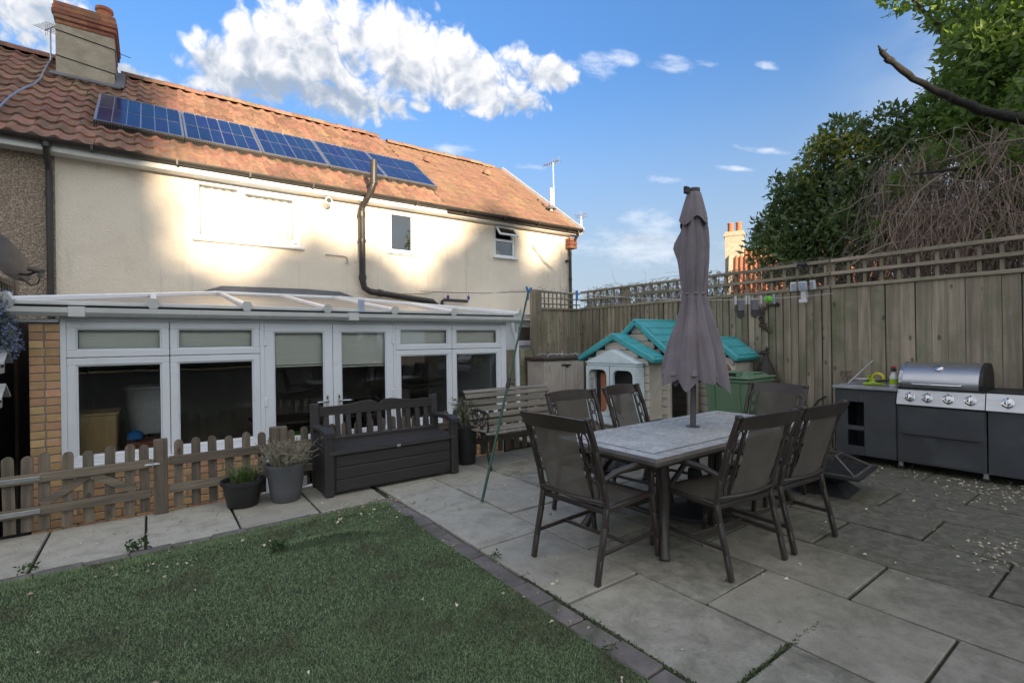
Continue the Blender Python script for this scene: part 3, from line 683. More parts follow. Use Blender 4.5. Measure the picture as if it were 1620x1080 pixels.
# windows of the upper floor
def ring(x0, x1, z0, z1, w, y0, y1, c=.004):
    return MB().box(x0, x1, y0, y1, z1 - w, z1, c).box(x0, x1, y0, y1, z0, z0 + w, c).box(x0, x0 + w, y0, y1, z0 + w - .001, z1 - w + .001, c).box(x1 - w, x1, y0, y1, z0 + w - .001, z1 - w + .001, c)
def pane(x0, x1, z0, z1, y, parent, m='glass', name='pane'):
    return MB().box(x0, x1, y, y + .006, z0, z1).build(name, m, parent)
def room(x0, x1, z0, z1, house, depth=.7, m='inner_wall'):
    y0 = 8.845; b = MB(); y1 = y0 + depth; X0, X1, Z0, Z1 = x0 - .25, x1 + .25, z0 - .3, z1 + .06
    b.quad((X0, y1, Z0), (X1, y1, Z0), (X1, y1, Z1), (X0, y1, Z1)).quad((X0, y0, Z0), (X0, y1, Z0), (X0, y1, Z1), (X0, y0, Z1)).quad((X1, y0, Z0), (X1, y1, Z0), (X1, y1, Z1), (X1, y0, Z1))
    b.quad((X0, y0, Z1), (X1, y0, Z1), (X1, y1, Z1), (X0, y1, Z1)).quad((X0, y0, Z0), (X1, y0, Z0), (X1, y1, Z0), (X0, y1, Z0))
    b.build('room_lining', m, house)
w1 = ring(*W1, .055, 8.715, 8.79).box(1.115, 1.165, 8.716, 8.788, W1[2] + .05, W1[3] - .05, .004).build('window', 'upvc', hm)
ring(1.17, 1.97, W1[2] + .06, W1[3] - .055, .045, 8.70, 8.78).build('casement', 'upvc', w1)
pane(.60, 1.12, 3.10, 3.88, 8.75, w1); pane(1.21, 1.93, 3.15, 3.84, 8.745, w1)
MB().box(.50, 2.08, 8.60, 8.715, 3.005, 3.045, .006).build('sill', 'upvc', w1)
b = MB(); N = 60
for i in range(N):
    xa, xb_ = .56 + i * 1.47 / N, .56 + (i + 1) * 1.47 / N; ya, yb = 8.87 + .02 * math.sin(i * 1.3), 8.87 + .02 * math.sin((i + 1) * 1.3)
    b.quad((xa, ya, 3.02), (xb_, yb, 3.02), (xb_, yb, 3.95), (xa, ya, 3.95))
b.build('curtain', 'curtain', w1, smooth='all')
room(*W1, hm)
w2 = ring(*W2, .06, 8.715, 8.79).build('window', 'upvc', hm)
pane(3.63, 4.05, 3.18, 3.85, 8.75, w2, 'glass_obscure'); MB().box(3.54, 4.14, 8.62, 8.715, 3.09, 3.128, .006).build('sill', 'upvc', w2); room(*W2, hm)
w3 = ring(*W3, .05, 8.715, 8.79).box(5.97, 6.48, 8.716, 8.788, 3.60, 3.65, .003).build('window', 'upvc', hr)
pane(5.99, 6.46, 3.30, 3.61, 8.75, w3)
M = Matrix.Translation((0, 8.70, 3.91)) @ Matrix.Rotation(R(-38), 4, 'X') @ Matrix.Translation((0, -8.70, -3.91))
o = ring(5.97, 6.48, 3.64, 3.91, .045, 8.67, 8.70); o.v = [tuple(M @ Vector(p)) for p in o.v]; cas = o.build('open_casement', 'upvc', w3)
o = MB().box(6.01, 6.44, 8.68, 8.686, 3.68, 3.87); o.v = [tuple(M @ Vector(p)) for p in o.v]; o.build('pane', 'glass', cas)
MB().box(5.91, 6.54, 8.63, 8.715, 3.222, 3.258, .005).build('sill', 'upvc', w3); room(*W3, hr)
MB().lathe([(.09, 0), (.10, .05), (.085, .14), (.03, .2), (0, .21)], c=(6.2, 9.0, 3.26), n=14).build('lamp_globe', 'pine', w3, smooth=True)
# soil pipe, boiler flue, small pipes
pipe('soil_pipe', [(3.16, 8.30, 4.62), (3.15, 8.30, 4.22), (3.12, 8.33, 4.10), (3.06, 8.50, 3.92), (3.03, 8.57, 3.82), (3.03, 8.58, 2.55), (3.06, 8.58, 2.42), (3.16, 8.58, 2.36), (4.40, 8.58, 2.22), (4.48, 8.58, 2.16), (4.5, 8.58, 1.9)],
     .056, 'black_pipe', hm, 16, [((3.15, 8.30, 4.24), (0, 0, 1), .08), ((3.03, 8.58, 3.72), (0, 0, 1), .09), ((3.03, 8.58, 3.25), (0, 0, 1), .06), ((3.03, 8.58, 2.60), (0, 0, 1), .08), ((3.35, 8.58, 2.34), (1, 0, -.11), .08)])
fl = pipe('boiler_flue', [(2.42, 8.70, 3.80), (2.42, 8.42, 3.83)], .062, 'upvc_old', hm, 16)
MB().tube([(2.42, 8.705, 3.80), (2.42, 8.68, 3.80)], .125, 20).build('flue_collar', 'upvc_old', fl, smooth=True)
MB().tube([(2.42, 8.44, 3.83), (2.42, 8.40, 3.832)], .04, 12).build('flue_terminal', 'black_pipe', fl, smooth=True)
MB().tube([(2.42, 8.67, 2.97), (2.75, 8.67, 2.96), (2.79, 8.67, 2.94), (2.80, 8.67, 2.84)], .012, 6).build('overflow_pipe', 'alu', hm, smooth=True)
MB().tube([(4.62, 8.62, 2.14), (4.62, 8.6, 2.24), (4.66, 8.6, 2.27), (5.2, 8.6, 2.26)], .032, 8).build('waste_pipe', 'black_pipe', hr, smooth=True)
# solar panels
PX0, PW, PV0, PL = -.62, 1.078, .80, 1.42
names = ['solar panel at the left end of the row, beside the chimney side of roof', 'solar panel second from the left in the roof row', 'solar panel in the middle of the five on the roof', 'solar panel fourth from the left, behind the top of the soil pipe', 'solar panel at the right end of the roof row']
def proof(u_, v_, h): return rp(u_, v_, h)
for k in range(5):
    x0 = PX0 + k * PW; x1 = x0 + PW - .014; t = thing('solar_module', names[k], 'solar panel', tuple(rp(x0, PV0, .06)), group='solar panels in a row on the roof')
    def rbox(a, b2, c_, d, h0, h1): 
        bb = MB().box(a, b2, c_, d, h0, h1); bb.v = [tuple(rp(p[0], p[1], p[2])) for p in bb.v]; return bb
    fr = rbox(x0, x1, PV0, PV0 + .018, .06, .095); 
    for q in (rbox(x0, x1, PV0 + PL - .018, PV0 + PL, .06, .095), rbox(x0, x0 + .018, PV0 + .018, PV0 + PL - .018, .06, .095), rbox(x1 - .018, x1, PV0 + .018, PV0 + PL - .018, .06, .095), rbox(x0 + .01, x1 - .01, PV0 + .01, PV0 + PL - .01, .062, .085)): fr.add(q.v, q.f)
    fr.build('panel_frame', 'alu', t)
    cw = (x1 - x0 - .05) / 6; cl = (PL - .05) / 2
    for i in range(6):
        for j in range(2):
            a = x0 + .025 + i * cw; c_ = PV0 + .025 + j * cl; e = .006 if i != 2 else .013
            rbox(a + .005, a + cw - e, c_ + (.020 if j else .006), c_ + cl - (.006 if j else .020), .0855, .0905).build('cell', 'panel_cell', t)
    rbox(x0 + .1, x0 + .14, PV0 + .1, PV0 + PL - .1, .02, .06).build('mount_rail', 'alu', t)
    sk = MB(); n = 36
    for i in range(n):
        a = x0 + (x1 - x0) * i / n; sk.v += []; q = rbox(a, a + .012, PV0 - .03, PV0 - .025, .0, .09); sk.add(q.v, q.f)
    for hh in (.015, .038, .06, .082): q = rbox(x0, x1, PV0 - .032, PV0 - .027, hh, hh + .008); sk.add(q.v, q.f)
    sk.build('bird_mesh', 'mesh_skirt', t)
# aerials
def aerial(name, label, base, h, L, ang, els):
    t = thing(name, label, 'aerial', base, group='television aerials on the right-hand roof')
    B = Vector(base); T = B + Vector((0, 0, h)); MB().tube([B, T], .012, 6).build('mast', 'alu', t, smooth=True)
    d = Vector((math.cos(ang), math.sin(ang), -.12)); s_ = Vector((-math.sin(ang), math.cos(ang), 0)); b = MB().tube([T - d * L * .4, T + d * L * .6], .010, 6)
    for k in range(els):
        p = T + d * L * (-.35 + .9 * k / els); l = .16 - .006 * k; b.tube([p - s_ * l, p + s_ * l], .006, 4); b.tube([p - Vector((0, 0, l * .6)), p + Vector((0, 0, l * .6))], .004, 4)
    b.build('boom', 'alu', t)
aerial('tv_aerial', 'tall thin television aerial mast above the right-hand roof', (8.45, 9.6, 4.5), 1.55, .5, 1.9, 7)
aerial('tv_aerial', 'small star-shaped aerial at the right-hand gutter corner', (8.40, 8.55, 4.05), .38, .34, .6, 3)
aerial('tv_aerial', 'aerial clamped to the left side of the chimney stack', (CX0 - .10, 11.3, 6.3), .55, .5, -1.1, 6)
MB().tube([(CX1, CY0 + .1, 6.62), (CX1 + .22, CY0 + .1, 6.58)], .006, 5).build('wire_bracket', 'wire_dark', ch)

# ------------------------------------------------------------------ conservatory
con = thing('conservatory', 'white framed conservatory with brick corner pier and glazed lean-to roof', 'conservatory', (1.8, 7.3, -.4))
CY = 6.15
con_floor = MB().box(-.66, 4.38, 6.20, 8.69, -.399, -.36).build('floor', 'inner_floor', con)
MB().box(-.66, 4.38, 8.60, 8.695, -.36, 2.1).build('inner_back_wall', 'inner_wall', con)
MB().box(-.90, -.70, 6.30, 8.69, -.4, 1.70).build('side_wall', 'mortar', con); MB().box(4.30, 4.40, 6.26, 8.69, -.4, 1.70).build('side_wall', 'upvc', con)
BK = MB().box(-.1025, .1025, -.05, .05, -.0325, .0325, .004).mesh('brick', 'brick_buff'); BH = MB().box(-.05, .05, -.05, .05, -.0325, .0325, .004).mesh('brick', 'brick_buff')
pier = MB().box(-.895, -.685, 6.165, 6.29, -.4, 1.66).build('brick_pier', 'mortar', con)
for k in range(27):
    z = 1.615 - .0752 * k
    if k % 2: link('brick', BH, pier, basis=TR(-.845, 6.207 + U(-.002, .002), z)); link('brick', BH, pier, basis=TR(-.735, 6.207 + U(-.002, .002), z, sx=1.0))
    else: link('brick', BH, pier, basis=TR(-.848 + .0, 6.207 + U(-.002, .002), z, sx=.94)); link('brick', BH, pier, basis=TR(-.738, 6.207 + U(-.002, .002), z, sx=1.06))
MB().box(-1.0, -.69, 6.13, 6.30, 1.668, 1.70, .005).build('pier_capping', 'upvc', con)
def dwarf(x0, x1, zt):
    w_ = MB().box(x0, x1, 6.175, 6.27, -.4, zt).build('dwarf_wall', 'mortar', con); n = 0; z = zt - .035
    while z > -.4:
        xx = x0 + (.10 if n % 2 else -.005) + .005
        if n % 2: link('brick', BH, w_, basis=TR(x0 + .05, 6.215, z, sx=.9))
        while xx + .11 < x1 + .02:
            link('brick', BK, w_, basis=TR(xx + .107, 6.215 + U(-.002, .002), z)); xx += .215
        z -= .0752; n += 1
dwarf(-.68, 1.02, .30); dwarf(2.60, 4.40, .30)
MB().box(-.68, 1.02, 6.10, 6.26, .295, .33, .006).build('sill', 'upvc', con); MB().box(2.60, 4.40, 6.10, 6.26, .295, .33, .006).build('sill', 'upvc', con)
for (a, b) in ((-.685, -.642), (.986, 1.030), (2.572, 2.602), (4.302, 4.395)): MB().box(a, b, CY - .004, CY + .08, -.36 if a > .9 else .33, 1.685, .004).build('post', 'upvc', con)
MB().box(-.69, 4.40, CY - .008, CY + .09, 1.68, 1.735, .004).build('head_rail', 'upvc', con)
def unit(x0, x1, z0, z1, name='window', w=.068, bead=.014):
    o = ring(x0, x1, z0, z1, w, CY, CY + .07, .006).build(name, 'upvc', con)
    ring(x0 + w - .002, x1 - w + .002, z0 + w - .002, z1 - w + .002, bead, CY + .012, CY + .05, .004).build('glazing_bead', 'upvc', o)
    ring(x0 + w + bead - .004, x1 - w - bead + .004, z0 + w + bead - .004, z1 - w - bead + .004, .006, CY + .024, CY + .036, 0).build('gasket', 'wire_dark', o)
    pane(x0 + w + .004, x1 - w - .004, z0 + w + .004, z1 - w - .004, CY + .035, o); return o
for (a, b) in ((-.641, .147), (.153, .985), (2.603, 3.449), (3.455, 4.301)): unit(a, b, .331, 1.332); unit(a, b, 1.338, 1.679)
doors = []
for (a, b, hx, sgn) in ((1.031, 1.786, 1.715, -1), (1.792, 2.571, 1.855, 1)):
    d = unit(a, b, -.345, 1.679, 'door', .10); doors.append(d)
    MB().box(a + .10, b - .10, CY + .003, CY + .06, .28, .36, .004).build('mid_rail', 'upvc', d)
    h = MB().box(hx - .016, hx + .016, CY - .012, CY - .0005, .60, .82, .006).build('handle_plate', 'white_plastic', d)
    MB().tube([(hx, CY - .01, .74), (hx, CY - .055, .74), (hx + sgn * .02, CY - .06, .74), (hx + sgn * .13, CY - .058, .738)], .010, 8).build('handle', 'chrome', h, smooth=True)
    MB().box(hx - .008, hx + .008, CY - .017, CY - .0125, .765, .80, .003).build('keyhole', 'wire_dark', h)
    hg = a + .008 if sgn < 0 else b - .008
    for z in (1.47, .78, 0.0): MB().box(hg - .018, hg + .018, CY - .014, CY - .0005, z - .05, z + .05, .005).build('hinge', 'upvc', d)
# gutter, hips and glazing bars
GZ0 = 1.735
b = MB(); prof = [(5.98, 1.80), (5.985, 1.755), (6.02, 1.722), (6.10, 1.722), (6.13, 1.75), (6.13, 1.80), (6.12, 1.80), (6.115, 1.757), (6.095, 1.734), (6.03, 1.734), (6.0, 1.76), (5.992, 1.80)]
b.prism([(p[0], p[1]) for p in prof], -1.02, 4.60, 'x').build('gutter', 'upvc_old', con, smooth=True)
for xx in (-.55, 2.0): MB().box(xx - .06, xx + .06, 5.972, 6.135, 1.714, 1.808, .004).build('gutter_union', 'upvc_old', con)
C0 = Vector((-.98, 6.08, 1.835)); C1 = Vector((4.52, 6.08, 1.835)); H0 = Vector((.85, 8.66, 2.205)); H1 = Vector((2.64, 8.66, 2.205)); B0 = Vector((-.98, 8.68, 1.835)); B1 = Vector((4.52, 8.68, 1.835))
def on_front(x):
    """height of the glazing at the upper end of a jack rafter at x"""
    if x < H0.x: t = (x - C0.x) / (H0.x - C0.x); return C0.lerp(H0, t)
    if x > H1.x: t = (x - C1.x) / (H1.x - C1.x); return C1.lerp(H1, t)
    return Vector((x, 8.66, 2.205))
xs = [-.98, .02, .84, 1.69, 2.53, 3.40, 4.52]
for i in range(6):
    a, b2 = xs[i] , xs[i + 1]; ys = []
    pts = [Vector((a, 6.08, 1.835)), Vector((b2, 6.08, 1.835)), on_front(b2)]
    for hx in (H1, H0):
        if a < hx.x < b2: pts.append(hx)
    if i > 0: pts.append(on_front(a))
    if i == 5: pts = [Vector((a, 6.08, 1.835)), Vector((b2, 6.08, 1.835)), on_front(a)]
    top = [p + Vector((0, 0, .012)) for p in pts]; n = len(pts)
    MB().add(pts + top, [tuple(range(n - 1, -1, -1)), tuple(range(n, 2 * n))] + [(q, (q + 1) % n, n + (q + 1) % n, n + q) for q in range(n)]).build('roof_sheet', 'bronze_sheet', con)
for tri in ((C0, H0, B0), (C1, B1, H1)): MB().add(list(tri) + [p + Vector((0, 0, .012)) for p in tri], [(0, 1, 2), (3, 5, 4), (0, 3, 4, 1), (1, 4, 5, 2), (2, 5, 3, 0)]).build('roof_sheet', 'bronze_sheet', con)
def glazing_bar(p, q, w=.055, h=.055, name='glazing_bar', cap=True):
    p = Vector(p); q = Vector(q); d = (q - p).normalized(); up_ = Vector((0, 0, .03))
    o = MB().bar(p - d * .06 + up_, q + up_, w, h, .012).build(name, 'upvc', con)
    if cap: MB().tube([p - d * .085 + up_, p - d * .055 + up_], w * 1.05, 6).build('end_cap', 'upvc_old', o)
for xx in xs[1:-1]: glazing_bar((xx, 6.06, 1.835), on_front(xx))
glazing_bar(C0, H0, .075, .06, 'hip_bar'); glazing_bar(C1, H1, .075, .06, 'hip_bar'); glazing_bar(H0 + Vector((-.05, 0, .0)), H1 + Vector((.05, 0, 0)), .07, .05, 'ridge_bar', False)
MB().box(-.98, 4.52, 6.05, 6.085, 1.825, 1.862, .006).build('eaves_bar', 'upvc_old', con); MB().box(-.97, 4.50, 6.088, 6.11, 1.735, 1.83).build('gap_shade_strip', 'wire_dark', con)  # dark strip added so the gap above the gutter reads as shade
fb = [(.35, 8.690, 2.15), (.88, 8.690, 2.345), (2.1, 8.690, 2.36), (2.66, 8.690, 2.34), (3.25, 8.690, 2.14), (3.25, 8.690, 2.09), (2.64, 8.69, 2.21), (.85, 8.69, 2.21), (.35, 8.69, 2.09)]
MB().add(fb + [(p[0], 8.672, p[2]) for p in fb], [tuple(range(9)), tuple(range(17, 8, -1))] + [(q, (q + 1) % 9, 9 + (q + 1) % 9, 9 + q) for q in range(9)]).build('lead_flashing', 'lead', con)
pipe('downpipe', [(4.45, 6.06, 1.73), (4.45, 6.06, 1.66), (4.50, 6.10, 1.58), (4.56, 6.12, 1.50), (4.58, 6.12, 1.40), (4.60, 6.12, .0)], .034, 'upvc', con)
o = MB().box(2.07, 2.15, 6.03, 6.05, 1.82, 1.98, .008).build('line_cleat', 'lamp_glass', label='small pale blue bracket clipped to the conservatory roof edge', cat='bracket')
# venetian blinds hang behind the glass
def blind(x0, x1, zt, zb, label):
    t = thing('venetian_blind', label, 'blind', ((x0 + x1) / 2, CY + .13, zb), group='venetian blinds in the conservatory')
    MB().box(x0, x1, CY + .065, CY + .105, zt - .02, zt + .015, .003).build('head_rail', 'blind', t)
    b = MB(); z = zt - .03
    while z > zb + .01:
        M = Matrix.Translation((0, CY + .085, z)) @ Matrix.Rotation(R(68), 4, 'X'); b.box(x0, x1, -.0145, .0145, -.0008, .0008, 0, M); z -= .0265
    b.build('slats', 'blind', t, kind='stuff'); MB().box(x0, x1, CY + .072, CY + .098, zb - .012, zb + .004, .003).build('bottom_rail', 'blind', t)
blind(-.60, .105, 1.64, 1.36, 'cream venetian blind in the top light beside the brick pier'); blind(.19, .945, 1.64, 1.36, 'cream venetian blind in the top light left of the double doors')
blind(1.11, 1.70, 1.61, 1.18, 'cream venetian blind lowered to a third of the left door'); blind(1.88, 2.48, 1.61, 1.15, 'cream venetian blind lowered to a third of the right door')
blind(2.64, 3.41, 1.64, 1.36, 'cream venetian blind in the top light right of the double doors'); blind(3.49, 4.26, 1.64, 1.36, 'cream venetian blind in the top light at the far right end')
# things seen through the glass
t = thing('pine_cabinet', 'pale pine cabinet behind the left conservatory window', 'cabinet', (-.48, 6.7, -.36))
MB().box(-.66 + .01, -.30, 6.5, 6.95, -.36, .74, .005).build('carcass', 'pine', t); MB().box(-.65, -.28, 6.48, 6.97, .741, .765, .004).build('top', 'pine', t)
for z in (-.2, .26): MB().box(-.63, -.31, 6.485, 6.499, z, z + .42, .004).build('cabinet_door', 'pine', t)
t = thing('storage_tub', 'round grey plastic tub behind the left conservatory window', 'tub', (-.02, 7.3, .5))
MB().lathe([(.19, .42), (.24, .93), (.27, .94), (.27, .97), (.235, .97), (.18, .44)], c=(-.02, 7.3, 0), n=28).build('body', 'white_plastic', t, smooth=True); MB().lathe([(.16, -.36), (.16, -.34), (.03, -.33), (.03, .40), (.15, .42)], c=(-.02, 7.3, 0), n=16).build('stand', 'iron', t, smooth=True)
t = thing('dining_table', 'dark dining table inside behind the double doors', 'table', (1.9, 7.5, -.36))
MB().box(1.1, 2.7, 7.1, 7.9, .36, .40, .006).build('table_top', 'cupboard_brown', t)
for xx in (1.15, 2.6):
    for yy in (7.15, 7.8): MB().box(xx, xx + .06, yy, yy + .06, -.36, .36, .004).build('leg', 'cupboard_brown', t)
t = thing('toy_box', 'open orange and blue toy crate on the floor inside', 'toy box', (.0, 6.55, -.36))
MB().box(-.22, .22, 6.42, 6.75, -.36, .44, .01).build('crate', 'brick_red', t); MB().lathe([(0, .44), (.07, .47), (.07, .53), (0, .57)], c=(-.15, 6.5, 0), n=12).build('ball', 'peg_blue', t, smooth=True); MB().lathe([(0, .44), (.07, .47), (.07, .53), (0, .57)], c=(.15, 6.5, 0), n=12).build('ball', 'peg_blue', t, smooth=True)
t = thing('toy_slide', 'bright green toy on the floor behind the left door', 'toy', (1.35, 6.6, -.36))
MB().box(1.2, 1.6, 6.5, 6.9, -.36, .30, .05).build('body', 'peg_green', t, smooth=True); MB().box(1.65, 1.85, 6.55, 6.85, -.36, .34, .05).build('step', 'peg_green', t, smooth=True)
for k in range(3): MB().box(2.75 + .5 * k, 3.1 + .5 * k, 7.9, 8.3, -.36, .5 + .15 * (k % 2), .01).build('cardboard_box', 'driftwood' if k != 1 else 'inner_wall', label=['brown box low behind the first right-hand window', 'grey box between two boxes inside the right windows', 'brown box furthest right inside the conservatory'][k], cat='box')

# small clad porch beyond the conservatory
po = thing('porch', 'small white weatherboarded porch behind the fence post', 'porch', (5.6, 8.1, -.4))
PB = MB().box(-.62, .62, -.012, .012, -.058, .058, .004).mesh('cladding_board', 'upvc')
MB().box(4.96, 6.18, 7.66, 8.69, -.4, 1.84).build('core', 'inner_wall', po)
for k in range(19):
    z = 1.79 - .118 * k
    if 1.40 < z < 1.72: link('cladding_board', PB, po, basis=TR(5.32, 7.645, z, R(6), sx=.58)); link('cladding_board', PB, po, basis=TR(6.14, 7.645, z, R(6), sx=.06))
    else: link('cladding_board', PB, po, basis=TR(5.57, 7.645, z, R(6)))
pw = ring(5.70, 6.10, 1.40, 1.75, .045, 7.61, 7.66).build('window', 'upvc', po); pane(5.74, 6.06, 1.44, 1.71, 7.635, pw); MB().box(5.66, 6.14, 7.58, 7.65, 1.35, 1.395, .004).build('sill', 'upvc', pw)
MB().box(4.62, 6.3, 7.50, 8.69, 1.90, 1.96, .006).box(4.66, 6.3, 7.46, 7.50, 1.86, 1.95, .004).build('roof', 'upvc_old', po)

# ------------------------------------------------------------------ picket fence and gate
def picket_mesh(h, w=.068, t=.018):
    o = [(-w / 2, 0), (w / 2, 0), (w / 2, h - w / 2)] + [(w / 2 * math.cos(a), h - w / 2 + w / 2 * math.sin(a)) for a in [math.pi * k / 7 for k in range(1, 7)]] + [(-w / 2, h - w / 2)]
    return MB().prism(o, -t / 2, t / 2, 'y').mesh('picket', 'timber_z')
PK = [picket_mesh(.585), picket_mesh(.575), picket_mesh(.595)]
pf = thing('picket_fence', 'low weathered wooden picket fence in front of the conservatory', 'fence', (1.0, 5.22, 0))
def rail(x0, x1, z0, z1, y=5.19, parent=None, name='rail', t=.034): return MB().box(x0, x1, y - t / 2, y + t / 2, z0, z1, .004).build(name, 'timber_x', parent)
xx = .175
for k in range(32):
    if not (.90 < xx < 1.04): link('picket', random.choice(PK), pf, basis=TR(xx, 5.222 + U(-.002, .002), .02 + U(-.006, .006), 0, R(U(-1, 1)), 0))
    xx += .1325
rail(.112, 1.86, .405, .48, parent=pf); rail(.112, 1.86, .165, .24, parent=pf); rail(1.865, 4.34, .405, .48, parent=pf); rail(1.865, 4.34, .165, .24, parent=pf)
for (px_, pw_) in ((.052, .10), (.985, .15), (4.36, .09)): MB().box(px_ - pw_ / 2, px_ + pw_ / 2, 5.165, 5.255, .0, .635, .006).build('post', 'timber_z', pf)
MB().box(.985 + .001, .987, 5.160, 5.1645, .02, .63).build('post_joint', 'wire_dark', pf)
pg = thing('picket_gate', 'closed wooden picket gate with diagonal braces at the left', 'gate', (-.45, 5.22, 0))
for k, xx in enumerate((-.875, -.782, -.685, -.552, -.422, -.292, -.165, -.06)): link('picket', PK[k % 3], pg, basis=TR(xx, 5.222, .03 + U(-.005, .005), 0, R(U(-1.2, 1.2)), 0))
rail(-.955, -.012, .405, .475, parent=pg); rail(-.955, -.012, .155, .225, parent=pg)
MB().bar((-.70, 5.20, .225), (-.42, 5.20, .41), .018, .062, .003).build('brace', 'timber_x', pg); MB().bar((-.40, 5.20, .41), (-.12, 5.20, .225), .018, .062, .003).build('brace', 'timber_x', pg)
la = MB().box(-.055, .035, 5.160, 5.170, .425, .445, .002).box(-.01, .0, 5.150, 5.165, .41, .46, .002).build('latch', 'alu', pg); MB().tube([(-.06, 5.155, .435), (.045, 5.155, .435)], .006, 8).build('bolt', 'alu', la, smooth=True)
for z in (.44, .19): MB().box(-.955, -.70, 5.166, 5.172, z - .017, z + .017, .002).build('strap_hinge', 'alu', pg)
MB().box(-1.10, -.965, 5.17, 5.26, 0, .60, .006).build('gate_post', 'timber_z', label='weathered hinge post of the picket gate at the picture edge', cat='post')
MB().box(-.545, -.515, 5.235, 5.25, .33, .37, .004).build('fence_clip', 'peg_blue', label='tiny blue clip on the back of the gate pickets', cat='clip')

# ------------------------------------------------------------------ boundary fences
def boards_y(parent, y0, y1, w, x, z0, z1, m='fence_z', lap=True):
    """upright boards; lapped ones are wedge-shaped and step over each other"""
    e = .0035; d0, d1 = (.006, .026) if lap else (.018, .018); h = z1 - z0
    me = [MB().add([(0, -w / 2 + e, 0), (0, w / 2 - e * .2, 0), (0, w / 2 - e * .2, h), (0, -w / 2 + e, h), (-d1, -w / 2 + e, 0), (-d0, w / 2 - e * .2, 0), (-d0, w / 2 - e * .2, h), (-d1, -w / 2 + e, h)],
                   [(0, 1, 2, 3), (4, 7, 6, 5), (0, 4, 5, 1), (3, 2, 6, 7), (0, 3, 7, 4), (1, 5, 6, 2)]).mesh('fence_board', m) for _ in range(2)]
    MB().box(x + .004, x + .012, y0, y1, z0, z1 - .01).build('gap_dark_sheet', 'wire_dark', parent)  # dark sheet added to stop light slits and darken the board gaps
    y = y0
    while y < y1 - .01:
        link('fence_board', random.choice(me), parent, basis=TR(x + U(-.004, .002), y + w / 2, z0 + U(-.008, .004), R(U(-.2, .2)), 0, R(U(-1.2, 1.2)))); y += w
FX = 7.03
f1 = thing('board_fence', 'tall overlapped board fence with trellis behind the playhouse and bin', 'fence', (FX, 5, 0), group='board fences along the right side')
boards_y(f1, 2.66, 7.2, .098, FX, .0, 2.05)
f2 = thing('board_fence', 'tall flush board fence with trellis behind the barbecue', 'fence', (FX, 1, 0), group='board fences along the right side')
boards_y(f2, -1.9, 2.64, .142, FX + .01, .0, 2.05, lap=False)
def trellis_y(parent, ya, yb, pitch, x=FX - .005):
    for z in (2.045, 2.215, 2.375): MB().box(x - .03, x + .012, ya, yb, z, z + .042, .004).build('trellis_rail', 'fence_y', parent)
    st = MB().box(-.012, .012, -.019, .019, 0, .33, .003).mesh('trellis_slat', 'fence_z'); y = ya + .06
    while y < yb: link('trellis_slat', st, parent, basis=TR(x + .026, y, 2.06)); y += pitch
trellis_y(f1, 2.66, 7.19, .172); trellis_y(f2, -1.9, 2.645, .172)
for p_, y in ((f1, 2.70), (f1, 4.5), (f1, 6.1), (f2, .8), (f2, -1.0)): MB().box(FX + .04, FX + .13, y - .045, y + .045, 0, 2.4, .005).build('post', 'fence_z', p_)
f3 = thing('board_fence', 'short return of board fence with lattice top beside the thick post', 'fence', (6.4, 7.22, 0), group='board fences along the right side')
fb_ = MB().add([(-.05, 0, 0), (.056, 0, 0), (.056, 0, 2.03), (-.05, 0, 2.03), (-.05, -.006, 0), (.054, -.019, 0), (.054, -.019, 2.03), (-.05, -.006, 2.03)], [(0, 1, 2, 3), (4, 7, 6, 5), (0, 4, 5, 1), (3, 2, 6, 7), (0, 3, 7, 4), (1, 5, 6, 2)]).mesh('fence_board', 'fence_z')
for k in range(11): link('fence_board', fb_, f3, basis=TR(5.98 + .1 * k, 7.23, 0, R(U(-.2, .2)), 0, R(U(-.6, .6))))
for z in (2.03, 2.13, 2.24, 2.35): MB().box(5.93, 7.0, 7.19, 7.215, z, z + (.04 if z in (2.03, 2.35) else .022), .003).build('lattice_rail', 'fence_x', f3)
for k in range(10): MB().box(5.97 + .105 * k, 5.992 + .105 * k, 7.216, 7.236, 2.05, 2.37, .003).build('lattice_slat', 'fence_z', f3)
MB().box(5.76, 5.94, 7.12, 7.28, 0, 2.40, .012).build('gate_post', 'fence_z', label='thick pale timber gate post at the end of the lattice fence', cat='post')
lg = thing('side_gate', 'low close-boarded side gate between conservatory and thick post', 'gate', (5.4, 7.2, 0))
for k in range(7): link('fence_board', fb_, lg, basis=TR(5.12 + .1 * k, 7.22, 0, 0, 0, R(U(-.5, .5)), sz=.63))
MB().box(5.07, 5.75, 7.235, 7.26, 1.0, 1.09, .003).build('rail', 'timber_x', lg); sl_ = MB().box(5.66, 5.672, 7.19, 7.198, .62, .98).build('drop_bolt', 'wire_dark', lg); MB().box(5.652, 5.68, 7.182, 7.1895, .98, 1.12, .003).build('bolt_plate', 'white_plastic', sl_)
# left boundary
f4 = thing('board_fence', 'dark shaded board fence down the narrow passage at the left edge', 'fence', (-1.2, 7, -.4))
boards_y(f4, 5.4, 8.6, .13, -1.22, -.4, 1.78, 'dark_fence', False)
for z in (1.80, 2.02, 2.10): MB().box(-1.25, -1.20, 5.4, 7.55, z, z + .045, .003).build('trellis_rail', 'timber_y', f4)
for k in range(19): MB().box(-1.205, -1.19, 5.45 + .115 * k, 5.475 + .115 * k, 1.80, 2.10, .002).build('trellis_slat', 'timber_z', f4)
MB().box(-1.27, -1.18, 7.50, 7.60, -.4, 2.2, .005).build('post', 'timber_z', f4)
t = thing('satellite_dish', 'dark grey satellite dish on the trellis at the left edge', 'satellite dish', (-1.14, 6.7, 2.1))
M = Matrix.Translation((-1.12, 6.7, 2.33)) @ Matrix.Rotation(R(62), 4, 'Y') @ Matrix.Rotation(R(20), 4, 'X')
